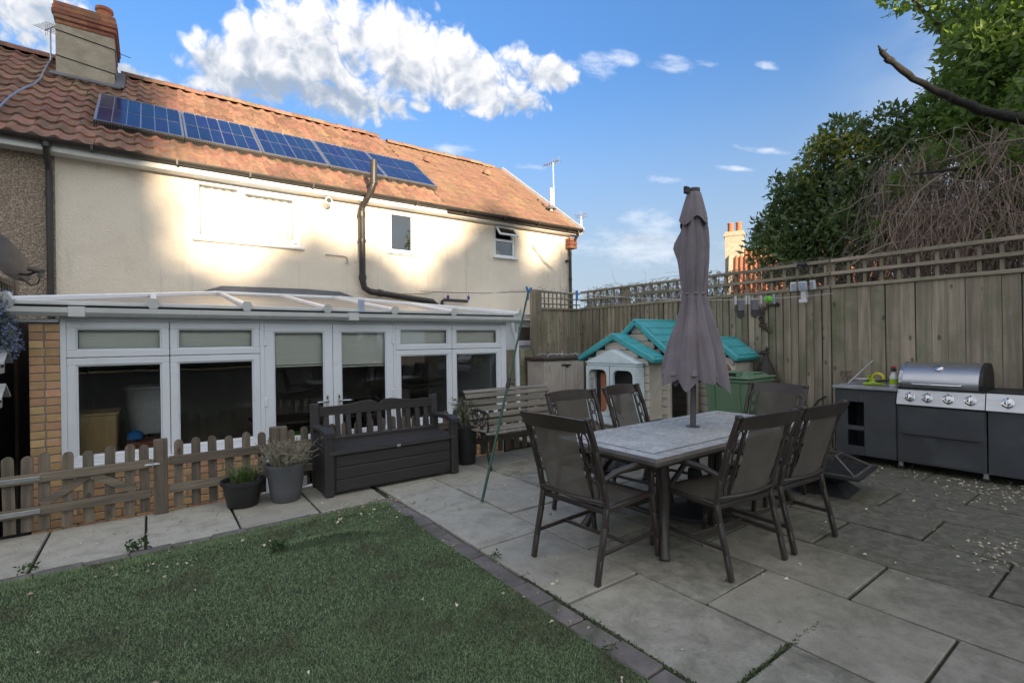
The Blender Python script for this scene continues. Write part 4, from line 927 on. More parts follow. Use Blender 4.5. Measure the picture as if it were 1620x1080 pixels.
MB().lathe([(0, .06), (.1, .054), (.2, .035), (.28, .0), (.275, -.006), (.19, .026), (.1, .045), (0, .05)], M=M, n=32).build('reflector', 'dish_grey', t, smooth=True)
MB().tube([(-1.06, 6.68, 2.16), (-.95, 6.58, 2.14), (-.88, 6.52, 2.175)], .012, 6).build('arm', 'wire_dark', t, smooth=True)
l_ = MB().tube([(-.94, 6.56, 2.20), (-.84, 6.49, 2.17)], .026, 10).tube([(-.86, 6.505, 2.17), (-.85, 6.50, 2.11)], .022, 8).build('receiver', 'dish_grey', t, smooth=True)
MB().tube([(-.86, 6.5, 2.10), (-.88, 6.52, 2.05), (-.93, 6.56, 2.04), (-1.0, 6.62, 2.10), (-1.08, 6.66, 2.14)], .007, 6).build('cable', 'wire_dark', l_, smooth=True)
MB().tube([(-1.2, 6.75, 2.0), (-1.2, 6.75, 2.3), (-1.14, 6.72, 2.33)], .018, 8).build('mount', 'wire_dark', t, smooth=True)
def nest(label, y, z):
    t = thing('bird_box', label, 'bird box', (-1.1, y, z), group='white bird boxes on the left fence')
    MB().box(-1.19, -1.03, y - .10, y + .10, z, z + .12, .006).build('box', 'white_plastic', t)
    for s_ in (-1, 1): MB().bar((-1.20, y, z + .20), (-1.20, y + s_ * .16, z + .09), .02, .015).add([(-1.20, y, z + .21), (-.99, y, z + .21), (-.99, y + s_ * .17, z + .10), (-1.20, y + s_ * .17, z + .10), (-1.20, y, z + .195), (-.99, y, z + .195), (-.99, y + s_ * .17, z + .085), (-1.20, y + s_ * .17, z + .085)], [(0, 1, 2, 3), (7, 6, 5, 4), (0, 4, 5, 1), (1, 5, 6, 2), (2, 6, 7, 3), (3, 7, 4, 0)]).build('roof_board', 'white_plastic', t)
    MB().box(-1.031, -1.027, y - .05, y + .05, z + .05, z + .075).build('slot', 'wire_dark', t)
nest('upper white pitched-roof bird box under the blue flowers', 5.95, 1.22); nest('lower white pitched-roof bird box with dark slot', 5.85, .93)

# ------------------------------------------------------------------ storage bench
t = thing('storage_bench', 'dark brown resin storage bench with slatted back and arms', 'bench', (1.99, 5.0, 0))
bx0, bx1, by0, by1 = 1.285, 2.705, 4.715, 5.125
bd = MB().box(bx0 + .05, bx1 - .05, by0 + .02, by1, .02, .385, .006).build('storage_box', 'resin_dark', t)
for k in range(3): MB().box(bx0 + .10 + k * .002, bx1 - .10, by0 + .008, by0 + .0195, .035 + .115 * k, .142 + .115 * k, .006).build('front_board', 'resin_dark', bd)
MB().add([(bx0 + .04, by0 - .02, .388), (bx1 - .04, by0 - .02, .388), (bx1 - .04, by1 - .01, .405), (bx0 + .04, by1 - .01, .405), (bx0 + .04, by0 - .015, .425), (bx1 - .04, by0 - .015, .425), (bx1 - .04, by1 - .01, .44), (bx0 + .04, by1 - .01, .44)],
         [(3, 2, 1, 0), (4, 5, 6, 7), (0, 1, 5, 4), (1, 2, 6, 5), (2, 3, 7, 6), (3, 0, 4, 7)]).build('seat_lid', 'resin_dark', t)
MB().box(1.985, 2.025, by0 - .026, by0 - .0205, .385, .41, .003).build('lid_catch', 'alu', t)
for xx in (bx0, bx1 - .085):
    MB().box(xx, xx + .085, by0 - .015, by0 + .07, 0, .57, .012).build('front_leg', 'resin_dark_z', t)
    MB().bar((xx + .0425, by1 + .04, 0.0), (xx + .0425, by1 + .10, .83), .08, .075, .01).build('back_post', 'resin_dark_z', t)
    MB().add([(xx - .008, by0 - .03, .555), (xx + .093, by0 - .03, .555), (xx + .093, by0 + .10, .575), (xx - .008, by0 + .10, .575), (xx - .008, by0 - .03, .60), (xx + .093, by0 - .03, .60), (xx + .093, by0 + .10, .632), (xx - .008, by0 + .10, .632)],
             [(3, 2, 1, 0), (4, 5, 6, 7), (0, 1, 5, 4), (1, 2, 6, 5), (2, 3, 7, 6), (3, 0, 4, 7)]).bar((xx + .0425, by0 + .09, .605), (xx + .0425, by1 + .06, .60), .075, .05, .012).build('arm_rest', 'resin_dark', t)
    MB().box(xx + .01, xx + .075, by0 + .08, by1 + .03, .02, .42, .006).build('side_panel', 'resin_dark_z', t)
tr = []; n = 18
for k in range(n + 1):
    s_ = k / n; e = abs(s_ - .5); tr.append((bx0 + .08 + s_ * (bx1 - bx0 - .16), .79 + (.035 * math.exp(-((e - .10) / .12) ** 2)) - (.028 * math.exp(-(e / .025) ** 2))))
MB().prism([(bx0 + .08, .70), (bx1 - .08, .70)] + [tr[n - k] for k in range(n + 1)], by1 + .055, by1 + .095, 'y').build('top_rail', 'resin_dark', t)
for k in range(11):
    xx = bx0 + .13 + k * (bx1 - bx0 - .30) / 10; MB().bar((xx + .02, by1 + .035, .43), (xx + .02, by1 + .075, .71), .052, .018, .004, upv=(0, 1, 0)).build('back_slat', 'resin_dark_z', t)
MB().box(bx0 + .07, bx1 - .07, by1 + .02, by1 + .055, .42, .475, .006).build('bottom_rail', 'resin_dark', t)
MB().box(1.16, 1.225, 5.13, 5.145, .035, .135, .004).build('price_card', 'white_plastic', label='small white card standing on the ground behind the grey pot', cat='card')

# ------------------------------------------------------------------ iron and slat garden bench
t = thing('garden_bench', 'slatted wooden garden bench with black cast iron ends', 'bench', (3.6, 4.85, 0))
sx0, sx1 = 3.00, 4.24
prof = [(4.56, .405), (4.63, .425), (4.71, .42), (4.79, .412), (4.86, .415)]; back = [(4.90, .47), (4.925, .55), (4.95, .63), (4.975, .71), (5.005, .785), (5.045, .835)]
for (y, z) in prof: MB().bar((sx0 - .02, y, z), (sx1 + .02, y, z), .062, .02, .005, upv=(0, .0, 1)).build('seat_slat', 'bench_slat', t)
for i, (y, z) in enumerate(back):
    a = R(72) if i < 4 else R(50 if i == 4 else 25)
    MB().bar((sx0 - .02, y, z), (sx1 + .02, y, z), .062, .02, .005, upv=(0, -math.sin(a), math.cos(a))).build('back_slat', 'bench_slat', t)
def scroll(cx, cy, r0, turns, x, a0=0, n=26): return [(x, cx + (r0 * (1 - k / n * .75)) * math.cos(a0 + turns * 2 * math.pi * k / n), cy + (r0 * (1 - k / n * .75)) * math.sin(a0 + turns * 2 * math.pi * k / n)) for k in range(n + 1)]
for x in (sx0 + .02, sx1 - .02):
    e = MB().tube([(x, 4.55, .0), (x, 4.56, .05), (x, 4.62, .22), (x, 4.62, .36), (x, 4.60, .40)], [.02, .016, .015, .018, .02], 8).tube([(x, 5.10, 0), (x, 5.06, .08), (x, 4.97, .28), (x, 4.90, .40), (x, 4.925, .55), (x, 4.985, .72), (x, 5.04, .81)], [.02, .016, .016, .018, .016, .014, .012], 8)
    e.tube([(x, 4.56, .39), (x, 4.75, .395), (x, 4.90, .41)], .014, 8).tube([(x, 4.62, .22), (x, 4.78, .27), (x, 4.98, .25)], .010, 6)
    e.build('iron_end', 'iron', t, smooth=True)
    ar = MB().tube([(x, 4.955, .63), (x, 4.80, .645), (x, 4.66, .635), (x, 4.60, .62), (x, 4.575, .585), (x, 4.60, .56), (x, 4.625, .575)], [.014, .016, .018, .018, .015, .012, .008], 8)
    ar.tube([(x, 4.61, .40), (x, 4.585, .47), (x, 4.60, .545)], .012, 6)
    for (cx_, cz_, rr, a0) in ((4.68, .53, .055, 0), (4.79, .52, .06, 1.5), (4.87, .50, .035, 3), (4.73, .45, .035, 2), (4.82, .59, .035, 4), (4.68, .60, .025, 1), (4.70, .33, .045, 1), (4.82, .33, .045, 2)): ar.tube(scroll(cx_, cz_, rr, 1.4, x, a0, 16), .0065, 5)
    ar.build('scroll_arm', 'iron', t, smooth=True)
MB().box(3.60, 3.70, 5.042, 5.06, .80, .83, .003).build('plaque', 'alu', t)

# ------------------------------------------------------------------ pots and plants
def pot(name, label, c, prof, m, soil_z, soil_r, rim=True):
    t = thing(name, label, 'plant pot', c); MB().lathe(prof, c=c, n=36).build('pot', m, t, smooth=True)
    MB().lathe([(0, soil_z + .012), (soil_r * .6, soil_z + .008), (soil_r, soil_z)], c=c, n=20).build('soil', 'earth', t, smooth=True); return t
p1 = pot('flower_pot', 'low round black pot with green grassy plant beside the fence', (.645, 4.985, 0), [(.115, 0), (.125, .01), (.155, .17), (.163, .20), (.178, .205), (.180, .235), (.168, .24), (.155, .225), (.15, .18)], 'pot_black', .20, .152)
p2 = pot('flower_pot', 'taller grey pot with dried lavender stems beside the storage bench', (.985, 4.90, 0), [(.112, 0), (.12, .008), (.138, .10), (.165, .30), (.178, .325), (.180, .345), (.166, .345), (.15, .29)], 'pot_grey', .31, .155)
p3 = pot('flower_pot', 'tall black square planter with rosemary between the two benches', (2.99, 5.03, 0), [(.105, 0), (.11, .01), (.135, .42), (.148, .43), (.148, .46), (.135, .46), (.125, .40)], 'pot_black', .42, .125)
def stems(parent, c, n, h, spread, m, r=.0022, up=.6, name='stems'):
    b = MB()
    for k in range(n):
        a = U(0, 6.283); s_ = spread * math.sqrt(U(.02, 1)); q = Vector((c[0] + .4 * s_ * math.cos(a), c[1] + .4 * s_ * math.sin(a), c[2])); hh = h * U(up, 1.05)
        e = Vector((c[0] + s_ * math.cos(a), c[1] + s_ * math.sin(a), c[2] + hh)); mid = (q + e) / 2 + Vector((U(-.03, .03), U(-.03, .03), hh * .12))
        b.tube([q, mid, e], [r, r * .8, r * .5], 4, cap=False)
        if m in ('straw',):
            for j in range(3):
                s2 = q.lerp(e, U(.5, .95)); b.tube([s2, s2 + Vector((U(-.05, .05), U(-.05, .05), U(.0, .06)))], [r * .8, r * 1.3], 4, cap=False)
    return b.build(name, m, parent, kind='stuff', fix=False)
def leaf_sprays(parent, c, n, h, spread, size, m, name='foliage', aspect=.3, along=.25):
    pts = []; dr = []
    for k in range(n):
        a = U(0, 6.283); s_ = spread * math.sqrt(U(.0, 1)); e = Vector((s_ * math.cos(a), s_ * math.sin(a), h * U(.55, 1.05)))
        for j in range(16):
            f = U(along, 1); pts.append((c[0] + e.x * f * (.4 + .6 * f), c[1] + e.y * f * (.4 + .6 * f), c[2] + e.z * f)); d = e.normalized(); dr.append((d.x + U(-.6, .6), d.y + U(-.6, .6), d.z * .8))
    return link(name, leaves(name, np.array(pts), np.array(dr), size, m, aspect, jitter=.25), parent, kind='stuff')
def blade_tuft(parent, c, n, h, spread, m, wd=.006, name='foliage'):
    b = MB()
    for k in range(n):
        a = U(0, 6.283); q = Vector((c[0] + U(-.5, .5) * spread, c[1] + U(-.5, .5) * spread, c[2])); L = h * U(.5, 1.1); s_ = U(.3, 1.0) * spread
        d = Vector((math.cos(a), math.sin(a), 0)); w_ = Vector((-d.y, d.x, 0)) * wd / 2; m1 = q + d * s_ * .35 + Vector((0, 0, L * .7)); e = q + d * s_ + Vector((0, 0, L * U(.65, 1)))
        b.add([q - w_, q + w_, m1 + w_, m1 - w_, e], [(0, 1, 2, 3), (3, 2, 4)])
    return b.build(name, m, parent, kind='stuff', fix=False)
blade_tuft(p1, (.645, 4.985, .20), 260, .17, .17, 'leaf_grass'); stems(p1, (.70, 4.97, .2), 10, .2, .22, 'straw', .002)
stems(p2, (.985, 4.90, .31), 150, .22, .26, 'straw', .0024, .35); leaf_sprays(p2, (.985, 4.90, .30), 26, .14, .18, .025, 'leaf_rosemary', aspect=.2)
stems(p3, (2.99, 5.03, .42), 26, .33, .17, 'straw', .003); leaf_sprays(p3, (2.99, 5.03, .42), 70, .36, .20, .036, 'leaf_rosemary', aspect=.2)

# ------------------------------------------------------------------ dining set
tb = thing('patio_table', 'rectangular stone-tiled patio table with dark metal legs', 'table', (3.55, 2.36, 0))
tx0, tx1, ty0, ty1, tz = 2.46, 4.64, 1.885, 2.83, .70
MB().box(tx0, tx1, ty0, ty1, tz - .055, tz - .006, .014).build('top_frame', 'table_edge', tb)
MB().box(tx0 + .10, tx1 - .10, ty0 + .10, ty1 - .10, tz - .10, tz - .056, .004).build('apron', 'chair_frame', tb)
def tile_grid(x0, x1, y0, y1, nx_, ny_, z, name='table_tile'):
    w_, d_ = (x1 - x0) / nx_, (y1 - y0) / ny_; me = MB().box(-w_ / 2 + .003, w_ / 2 - .003, -d_ / 2 + .003, d_ / 2 - .003, -.006, 0, .0016).mesh(name, 'stone_tile')
    for i in range(nx_):
        for j in range(ny_): link(name, me, tb, basis=TR(x0 + (i + .5) * w_, y0 + (j + .5) * d_, z + U(-.0006, .0006)))
tile_grid(tx0 + .13, tx1 - .13, ty0 + .13, ty1 - .13, 17, 6, tz)
for (ya, yb) in ((ty0 + .02, ty0 + .115), (ty1 - .115, ty1 - .02)): tile_grid(tx0 + .12, tx1 - .12, ya, yb, 17, 1, tz - .001)
for (xa, xb_) in ((tx0 + .02, tx0 + .115), (tx1 - .115, tx1 - .02)): tile_grid(xa, xb_, ty0 + .02, ty1 - .02, 1, 8, tz - .001)
for sx_ in (-1, 1):
    for sy_ in (-1, 1):
        cx_, cy_ = 3.55 + sx_ * .80, 2.36 + sy_ * .30
        MB().tube([(cx_ + sx_ * .09, cy_ + sy_ * .07, .0), (cx_ + sx_ * .06, cy_ + sy_ * .045, .06), (cx_, cy_, .22), (cx_ - sx_ * .01, cy_, .42), (cx_ + sx_ * .05, cy_ + sy_ * .03, .62)], [.034, .030, .036, .036, .042], 10).build('leg', 'chair_frame', tb, smooth=True)
        MB().tube([(cx_, cy_, .34), (cx_ - sx_ * .10, cy_, .46), (cx_ - sx_ * .30, cy_, .60)], .018, 8).build('leg_bracket', 'chair_frame', tb, smooth=True)
    MB().tube([(3.55 + sx_ * .80, 2.06, .24), (3.55 + sx_ * .80, 2.66, .24)], .020, 8).build('cross_stretcher', 'chair_frame', tb, smooth=True)
MB().tube([(2.75, 2.36, .24), (4.35, 2.36, .24)], .020, 8).build('stretcher', 'chair_frame', tb, smooth=True)

def make_chair():
    """faces local +x; origin on the ground under the seat"""
    t = thing('patio_chair'); Wd = .27
    def P(name, b, m='chair_frame', par=None, **k): return b.build(name, m, par or t, local=True, smooth=True, **k)
    def backx(z): return -.20 - .17 * ((z - .42) / .55) if z > .42 else -.20
    for s_ in (-1, 1):
        y = s_ * Wd
        b = MB(); pts = [(-.30, y, 0), (-.27, y, .14), (-.225, y, .32), (-.205, y, .43), (-.235, y, .58), (-.295, y, .78), (-.365, y, .965)]
        for i in range(6): b.bar(pts[i], Vector(pts[i + 1]) + (Vector(pts[i + 1]) - Vector(pts[i])).normalized() * .006, .036, .030, .005, upv=(1, 0, 0))
        b.box(-.388, -.345, y - .02, y + .02, .955, .985, .008)
        P('back_leg', b)
        b = MB(); pts = [(.32, y, 0), (.305, y, .12), (.27, y, .30), (.255, y, .42), (.25, y, .585)]
        for i in range(4): b.bar(pts[i], Vector(pts[i + 1]) + (Vector(pts[i + 1]) - Vector(pts[i])).normalized() * .006, .034, .030, .005, upv=(1, 0, 0))
        P('front_leg', b)
        P('arm', MB().tube([(-.24, y, .60), (-.12, y * 1.02, .632), (.06, y * 1.04, .640), (.20, y * 1.04, .625), (.27, y * 1.03, .595), (.285, y * 1.02, .56)], [.014, .019, .022, .022, .020, .014], 10))
        P('seat_rail', MB().bar((-.21, y * .97, .415), (.26, y * .97, .425), .026, .034, .005))
        P('side_stretcher', MB().bar((-.255, y, .17), (.295, y, .17), .016, .026, .004))
        # interlaced ovals between back leg and sling
        b = MB(); y0 = s_ * (Wd - .022); y1 = s_ * (Wd - .085); ym = (y0 + y1) / 2
        b.bar((backx(.50), y1, .47), (backx(.92), y1, .90), .014, .014, .003)
        zc = .505
        for k in range(4):
            cz = .545 + k * .095; pts = []
            for q in range(14):
                a = 2 * math.pi * q / 14; z = cz + .060 * math.sin(a); pts.append((backx(z) - .002 + .004 * (k % 2), ym + .026 * math.cos(a), z))
            b.tube(pts, .0058, 5, closed=True)
        P('oval_panel', b)
    b = MB(); n = 10; vs = []
    for k in range(n + 1):
        y = -Wd + .0 + 2 * Wd * k / n; bow = -.035 * (1 - (y / Wd) ** 2); vs += [(-.352 + bow, y, .895), (-.352 + bow - .022, y, .897), (-.385 + bow - .022, y, .975 + .012 * (1 - (y / Wd) ** 2)), (-.385 + bow, y, .975 + .012 * (1 - (y / Wd) ** 2))]
    fs = [(4 * k + i, 4 * k + (i + 1) % 4, 4 * k + 4 + (i + 1) % 4, 4 * k + 4 + i) for k in range(n) for i in range(4)] + [(0, 1, 2, 3), (4 * n + 3, 4 * n + 2, 4 * n + 1, 4 * n)]
    P('top_rail', MB().add(vs, fs))
    P('lower_back_rail', MB().tube([(backx(.47) - .04 * (1 - (2 * k / 10 - 1) ** 2), -Wd + 2 * Wd * k / 10, .468) for k in range(11)], .013, 8))
    P('front_rail', MB().bar((.262, -Wd, .405), (.262, Wd, .405), .028, .036, .006))
    P('rear_rail', MB().bar((-.20, -Wd, .405), (-.20, Wd, .405), .024, .030, .005))
    P('cross_stretcher', MB().bar((.0, -Wd, .17), (.0, Wd, .17), .016, .024, .004))
    b = MB(); n, mrow = 8, 8; vs = []; w2 = Wd - .09
    for i in range(mrow + 1):
        z = .48 + (.90 - .48) * i / mrow
        for k in range(n + 1):
            y = -w2 + 2 * w2 * k / n; vs.append((backx(z) - .036 * (1 - (y / Wd) ** 2) - .006 * math.sin(math.pi * i / mrow), y, z))
    P('back_sling', MB().add(vs, [(i * (n + 1) + k, i * (n + 1) + k + 1, (i + 1) * (n + 1) + k + 1, (i + 1) * (n + 1) + k) for i in range(mrow) for k in range(n)]), 'sling')
    vs = []
    for i in range(mrow + 1):
        x = -.20 + .47 * i / mrow
        for k in range(n + 1):
            y = -.25 + .50 * k / n; vs.append((x, y, .435 - .022 * (1 - (y / .25) ** 2) * math.sin(math.pi * min(1, (i + .5) / mrow)) - (.02 * max(0, x - .2) / .07)))
    P('seat_sling', MB().add(vs, [(i * (n + 1) + k, i * (n + 1) + k + 1, (i + 1) * (n + 1) + k + 1, (i + 1) * (n + 1) + k) for i in range(mrow) for k in range(n)]), 'sling')
    return t
proto = make_chair()
CH = [(2.35, 2.31, 4, 'patio chair nearest the lawn, at the left end of the table'), (3.035, 1.85, 84, 'front patio chair left of the two with backs to the camera, in the middle foreground'),
      (3.69, 1.80, 86, 'front patio chair right of the two with backs to the camera, beside the fire pit'), (3.00, 2.86, -92, 'patio chair on the far side of the table, nearest the slatted bench'),
      (3.76, 2.90, -84, 'patio chair on the far side of the table, in front of the playhouse bay'), (4.50, 2.34, 176, 'patio chair at the far right end of the table in front of the bin')]
for i, (x, y, a, lab) in enumerate(CH):
    c_ = proto if i == 0 else copy_tree(proto)
    c_.matrix_basis = Matrix.Translation((x, y, 0)) @ Matrix.Rotation(R(a), 4, 'Z'); tag(c_, lab, 'chair', 'sling patio chairs round the table')

# parasol, furled
pa = thing('parasol', 'furled dusky mauve parasol standing through the table', 'parasol', (3.60, 2.41, .70))
pb, pt = Vector((3.60, 2.41, .0)), Vector((3.69, 2.415, 2.68)); ax = (pt - pb).normalized()
sx_ = ax.cross(Vector((0, 1, 0))).normalized() * -1; sy_ = ax.cross(sx_) * -1
PM = Matrix(((sx_.x, sy_.x, ax.x, pb.x), (sx_.y, sy_.y, ax.y, pb.y), (sx_.z, sy_.z, ax.z, pb.z), (0, 0, 0, 1)))
MB().tube([pb + ax * .02, pt], .024, 16).build('pole', 'parasol_pole', pa, smooth=True)
MB().lathe([(.0, .707), (.055, .707), (.055, .701), (.0, .700)], M=PM, n=24).build('table_collar', 'parasol_pole', pa, smooth=True)
MB().lathe([(.30, .0), (.30, .03), (.10, .06), (.045, .08), (.04, .35), (.03, .36)], M=PM, n=28).build('base', 'firepit', pa, smooth=True)
key = [(1.10, .272), (1.16, .270), (1.28, .245), (1.42, .205), (1.56, .160), (1.68, .125), (1.76, .104), (1.80, .097), (1.84, .101), (1.92, .112), (2.06, .122), (2.20, .118), (2.34, .104), (2.46, .086), (2.54, .072)]
ph = [.3, 1.1, -.4, .7, .1, -.8, .5, -.2]
def fold(r, z, a, i):
    f = (a / (2 * math.pi) * 8) % 1; k = int(a / (2 * math.pi) * 8) % 8; tri = 1 - abs(2 * f - 1); amp = .34 if z < 1.75 else .26
    if abs(z - 1.80) < .05: amp = .2
    rr = r * (1 - amp * (1 - tri) ** 1.3 * (.8 + .2 * ph[k])) * (1 + .06 * ph[k]) * (1 + .03 * math.sin(5 * a + z * 9)) * (1 + .022 * math.sin(17 * a + 5 * z + 2 * math.sin(3 * z)) + .016 * math.sin(29 * a - 11 * z))
    zz = z - .06 * tri * (1 + .9 * ph[k]) * max(0, min(1, (1.36 - z) / .24))
    if 1.95 < z < 2.45 and k == 5: rr += .06 * tri * math.exp(-((z - 2.22) / .10) ** 2)
    return rr, zz
key2 = [(key[i][0] + (key[i + 1][0] - key[i][0]) * f, key[i][1] + (key[i + 1][1] - key[i][1]) * f) for i in range(len(key) - 1) for f in (0, .34, .67)] + [key[-1]]
can = MB().lathe([(r_, z_) for z_, r_ in key2], M=PM, n=144, fn=fold); can.f = [f for f in can.f if len(f) == 4]
can.build('canopy', 'parasol_cloth', pa, smooth='all')
inner = MB().lathe([(.20, 1.13), (.12, 1.30), (.05, 1.55)], M=PM, n=64, fn=lambda r, z, a, i: (r * (1 + .3 * math.sin(8 * a)), z)); inner.f = [f for f in inner.f if len(f) == 4]; inner.build('canopy_lining', 'parasol_cloth', pa, smooth='all')
capf = MB().lathe([(.118, 2.40), (.108, 2.46), (.088, 2.54), (.068, 2.61), (.055, 2.655), (.02, 2.67)], M=PM, n=72, fn=lambda r, z, a, i: (r * (1 + .12 * math.sin(4 * a + .6) * (2.67 - z) / .25 + .05 * math.sin(9 * a)), z - (.035 * math.cos(4 * a) if z < 2.42 else 0))); capf.f = [f for f in capf.f if len(f) == 4]
capf.build('vent_cap', 'parasol_cloth', pa, smooth='all'); MB().lathe([(.045, 2.655), (.05, 2.67), (.05, 2.69), (.0, 2.70)], M=PM, n=16).build('finial', 'parasol_pole', pa, smooth=True)
MB().lathe([(.095, 1.79), (.101, 1.80), (.095, 1.812)], M=PM, n=48, fn=lambda r, z, a, i: (r * (1 - .07 * abs(math.sin(4 * a))), z)).build('tie_strap', 'parasol_cloth', pa, smooth=True)
for k in range(8):
    a = k * math.pi / 4 + .39; MB().tube([PM @ Vector((.03 * math.cos(a), .03 * math.sin(a), 1.5)), PM @ Vector((.11 * math.cos(a), .11 * math.sin(a), 1.10))], .007, 6).build('rib', 'parasol_pole', pa, smooth=True)
MB().box(-.14 + 3.70, -.085 + 3.70, 2.40, 2.43, 2.63, 2.69, .006).build('hook', 'wire_dark', pa)

# ------------------------------------------------------------------ clothes prop and line
pr0, pr1 = Vector((2.35, 3.69, 0)), Vector((3.22, 4.08, 1.965))
t = thing('clothes_prop', 'leaning dark green metal clothes prop standing on the patio', 'clothes prop', tuple(pr0))
mid = pr0.lerp(pr1, .52); MB().tube([pr0 + Vector((0, 0, .01)), mid], .0125, 10).build('lower_pole', 'prop_green', t, smooth=True); MB().tube([mid, pr1], .010, 10).build('upper_pole', 'prop_green', t, smooth=True)
MB().tube([pr0.lerp(pr1, .50), pr0.lerp(pr1, .545)], .021, 10).tube([pr0.lerp(pr1, .52) + Vector((.0, -.02, 0)), pr0.lerp(pr1, .52) + Vector((.035, -.05, 0))], .009, 6).build('clamp', 'wire_dark', t, smooth=True)
MB().tube([pr1 - Vector((.015, 0, .10)), pr1 - Vector((.012, 0, .03)), pr1 + Vector((.03, -.01, .03))], .013, 8).tube([pr1 - Vector((0, .0, .02)), pr1 + Vector((-.03, .0, .04))], .011, 8).build('fork_top', 'peg_blue', t, smooth=True)
LA, LB, LC = Vector((4.45, 8.66, 2.38)), pr1 + Vector((0, 0, .02)), Vector((7.0, 2.62, 1.98))
def sag(a, b, s_, n=14): return [a.lerp(b, k / n) - Vector((0, 0, s_ * 4 * (k / n) * (1 - k / n))) for k in range(n + 1)]
L2 = sag(LB, LC, .10, 24); L1 = sag(LA, LB, .04)
MB().tube(L1, .0035, 5).tube(L2, .0035, 5).build('washing_line', 'line_white', label='thin white washing line from the house wall over the prop to the fence', cat='washing line')
MB().tube(sag(Vector((4.45, 8.68, 2.42)), Vector((5.85, 7.2, 2.38)), .03), .004, 5).tube(sag(Vector((3.4, 8.69, 2.36)), Vector((4.45, 8.68, 2.40)), .02), .004, 5).build('wall_cable', 'wire_dark', label='dark cable strung along the cream wall to the fence post', cat='cable')
MB().tube(sag(Vector((-1.15, 6.0, 1.60)), Vector((-.98, 6.05, 1.72)), .01, 4), .004, 5).build('line_end', 'line_white', label='short end of white line at the left end of the conservatory gutter', cat='line')
def at_line(L, f): q = f * (len(L) - 1); i = min(int(q), len(L) - 2); return L[i].lerp(L[i + 1], q - i)
def peg(p, m, label, grp, s_=1.0):
    t = thing('clothes_peg', label, 'peg', tuple(p), group=grp)
    for q in (-1, 1): MB().bar(p + Vector((.006 * q, 0, .035 * s_)), p + Vector((.004 * q, 0, -.05 * s_)), .009, .018 * s_, .003, upv=(0, 1, 0)).build('jaw', m, t)
    MB().tube([p + Vector((-.012, 0, .012)), p + Vector((.012, 0, .012))], .006, 6).build('spring', 'alu', t); return t
wp = Vector((4.85, 8.30, 2.30)); 
for (px_, lab) in ((4.42, 'purple peg on the wall cable, the left one'), (4.86, 'purple peg on the wall cable, the right one')):
    t = thing('line_pulley', lab, 'peg', (px_, 8.0, 2.27), group='purple pegs on the wall cable'); q = Vector((px_, 8.0, 2.27))
    MB().lathe([(0, -.05), (.022, -.03), (.03, .0), (.022, .03), (0, .05)], c=tuple(q), n=12).build('body', 'peg_purple', t, smooth=True); MB().tube([q + Vector((0, 0, .05)), q + Vector((0, .0, .085))], .004, 5).build('hook', 'wire_dark', t)
MB().tube(sag(Vector((3.9, 8.1, 2.36)), Vector((5.75, 7.2, 2.36)), .03), .004, 5).build('second_line', 'wire_dark', label='second thin line carrying the two purple pegs', cat='line')
peg(at_line(L2, .135) - Vector((0, 0, .01)), 'peg_blue', 'bright blue peg on the line by the lattice fence', 'pegs on the washing line', 1.3)
def glove(f, label, flip):
    p = at_line(L2, f); t = thing('gardening_glove', label, 'glove', tuple(p), group='gloves hung on the washing line'); d = (LC - LB); d.z = 0; d.normalize(); n_ = Vector((-d.y, d.x, 0))
    M = Matrix(((d.x, n_.x, 0, p.x), (d.y, n_.y, 0, p.y), (0, 0, 1, p.z), (0, 0, 0, 1)))
    b = MB().add([M @ Vector(q) for q in [(-.045, -.012, -.01), (.045, -.012, -.01), (.05, -.016, -.13), (-.05, -.016, -.13), (-.045, .012, -.01), (.045, .012, -.01), (.05, .016, -.13), (-.05, .016, -.13)]], [(0, 1, 2, 3), (7, 6, 5, 4), (0, 4, 5, 1), (1, 5, 6, 2), (2, 6, 7, 3), (3, 7, 4, 0)]); b.build('palm', 'glove_grey', t)
    for k, (xo, ln) in enumerate(((-.037, .085), (-.012, .10), (.013, .095), (.037, .075))): MB().tube([M @ Vector((xo, 0, -.12)), M @ Vector((xo * 1.1, .004, -.13 - ln * .6)), M @ Vector((xo * 1.15, -.006, -.13 - ln))], [.015, .0145, .010], 8).build('finger', 'glove_dark', t, smooth=True)
    MB().tube([M @ Vector((.045 * flip, 0, -.07)), M @ Vector((.07 * flip, .004, -.11)), M @ Vector((.075 * flip, 0, -.15))], [.016, .015, .010], 8).build('thumb', 'glove_dark', t, smooth=True)
glove(.655, 'grey gardening glove on the line, left of the pair', -1); glove(.705, 'grey gardening glove on the line, right of the pair', 1)
for i, (f, m) in enumerate(((.638, 'white_plastic'), (.675, 'white_plastic'), (.685, 'line_white'), (.728, 'white_plastic'))): peg(at_line(L2, f), m, ['pale peg holding the left glove at its left', 'pale peg between the two gloves', 'pale peg at the left of the right glove', 'pale peg at the right of the right glove'][i], 'pegs on the washing line', 1.2)
p = at_line(L2, .755); t = thing('line_scourer', 'bright green fluffy ball hung on the washing line', 'scourer', tuple(p)); MB().lathe([(0, -.05), (.03, -.045), (.045, -.02), (.04, .01), (.02, .03), (0, .035)], c=tuple(p), n=14, fn=lambda r, z, a, i: (r * (1 + .2 * math.sin(5 * a + i)), z)).build('ball', 'peg_green', t, smooth=True)
peg(at_line(L2, .775), 'lamp_glass', 'pale blue peg beside the green ball', 'pegs on the washing line', 1.4)
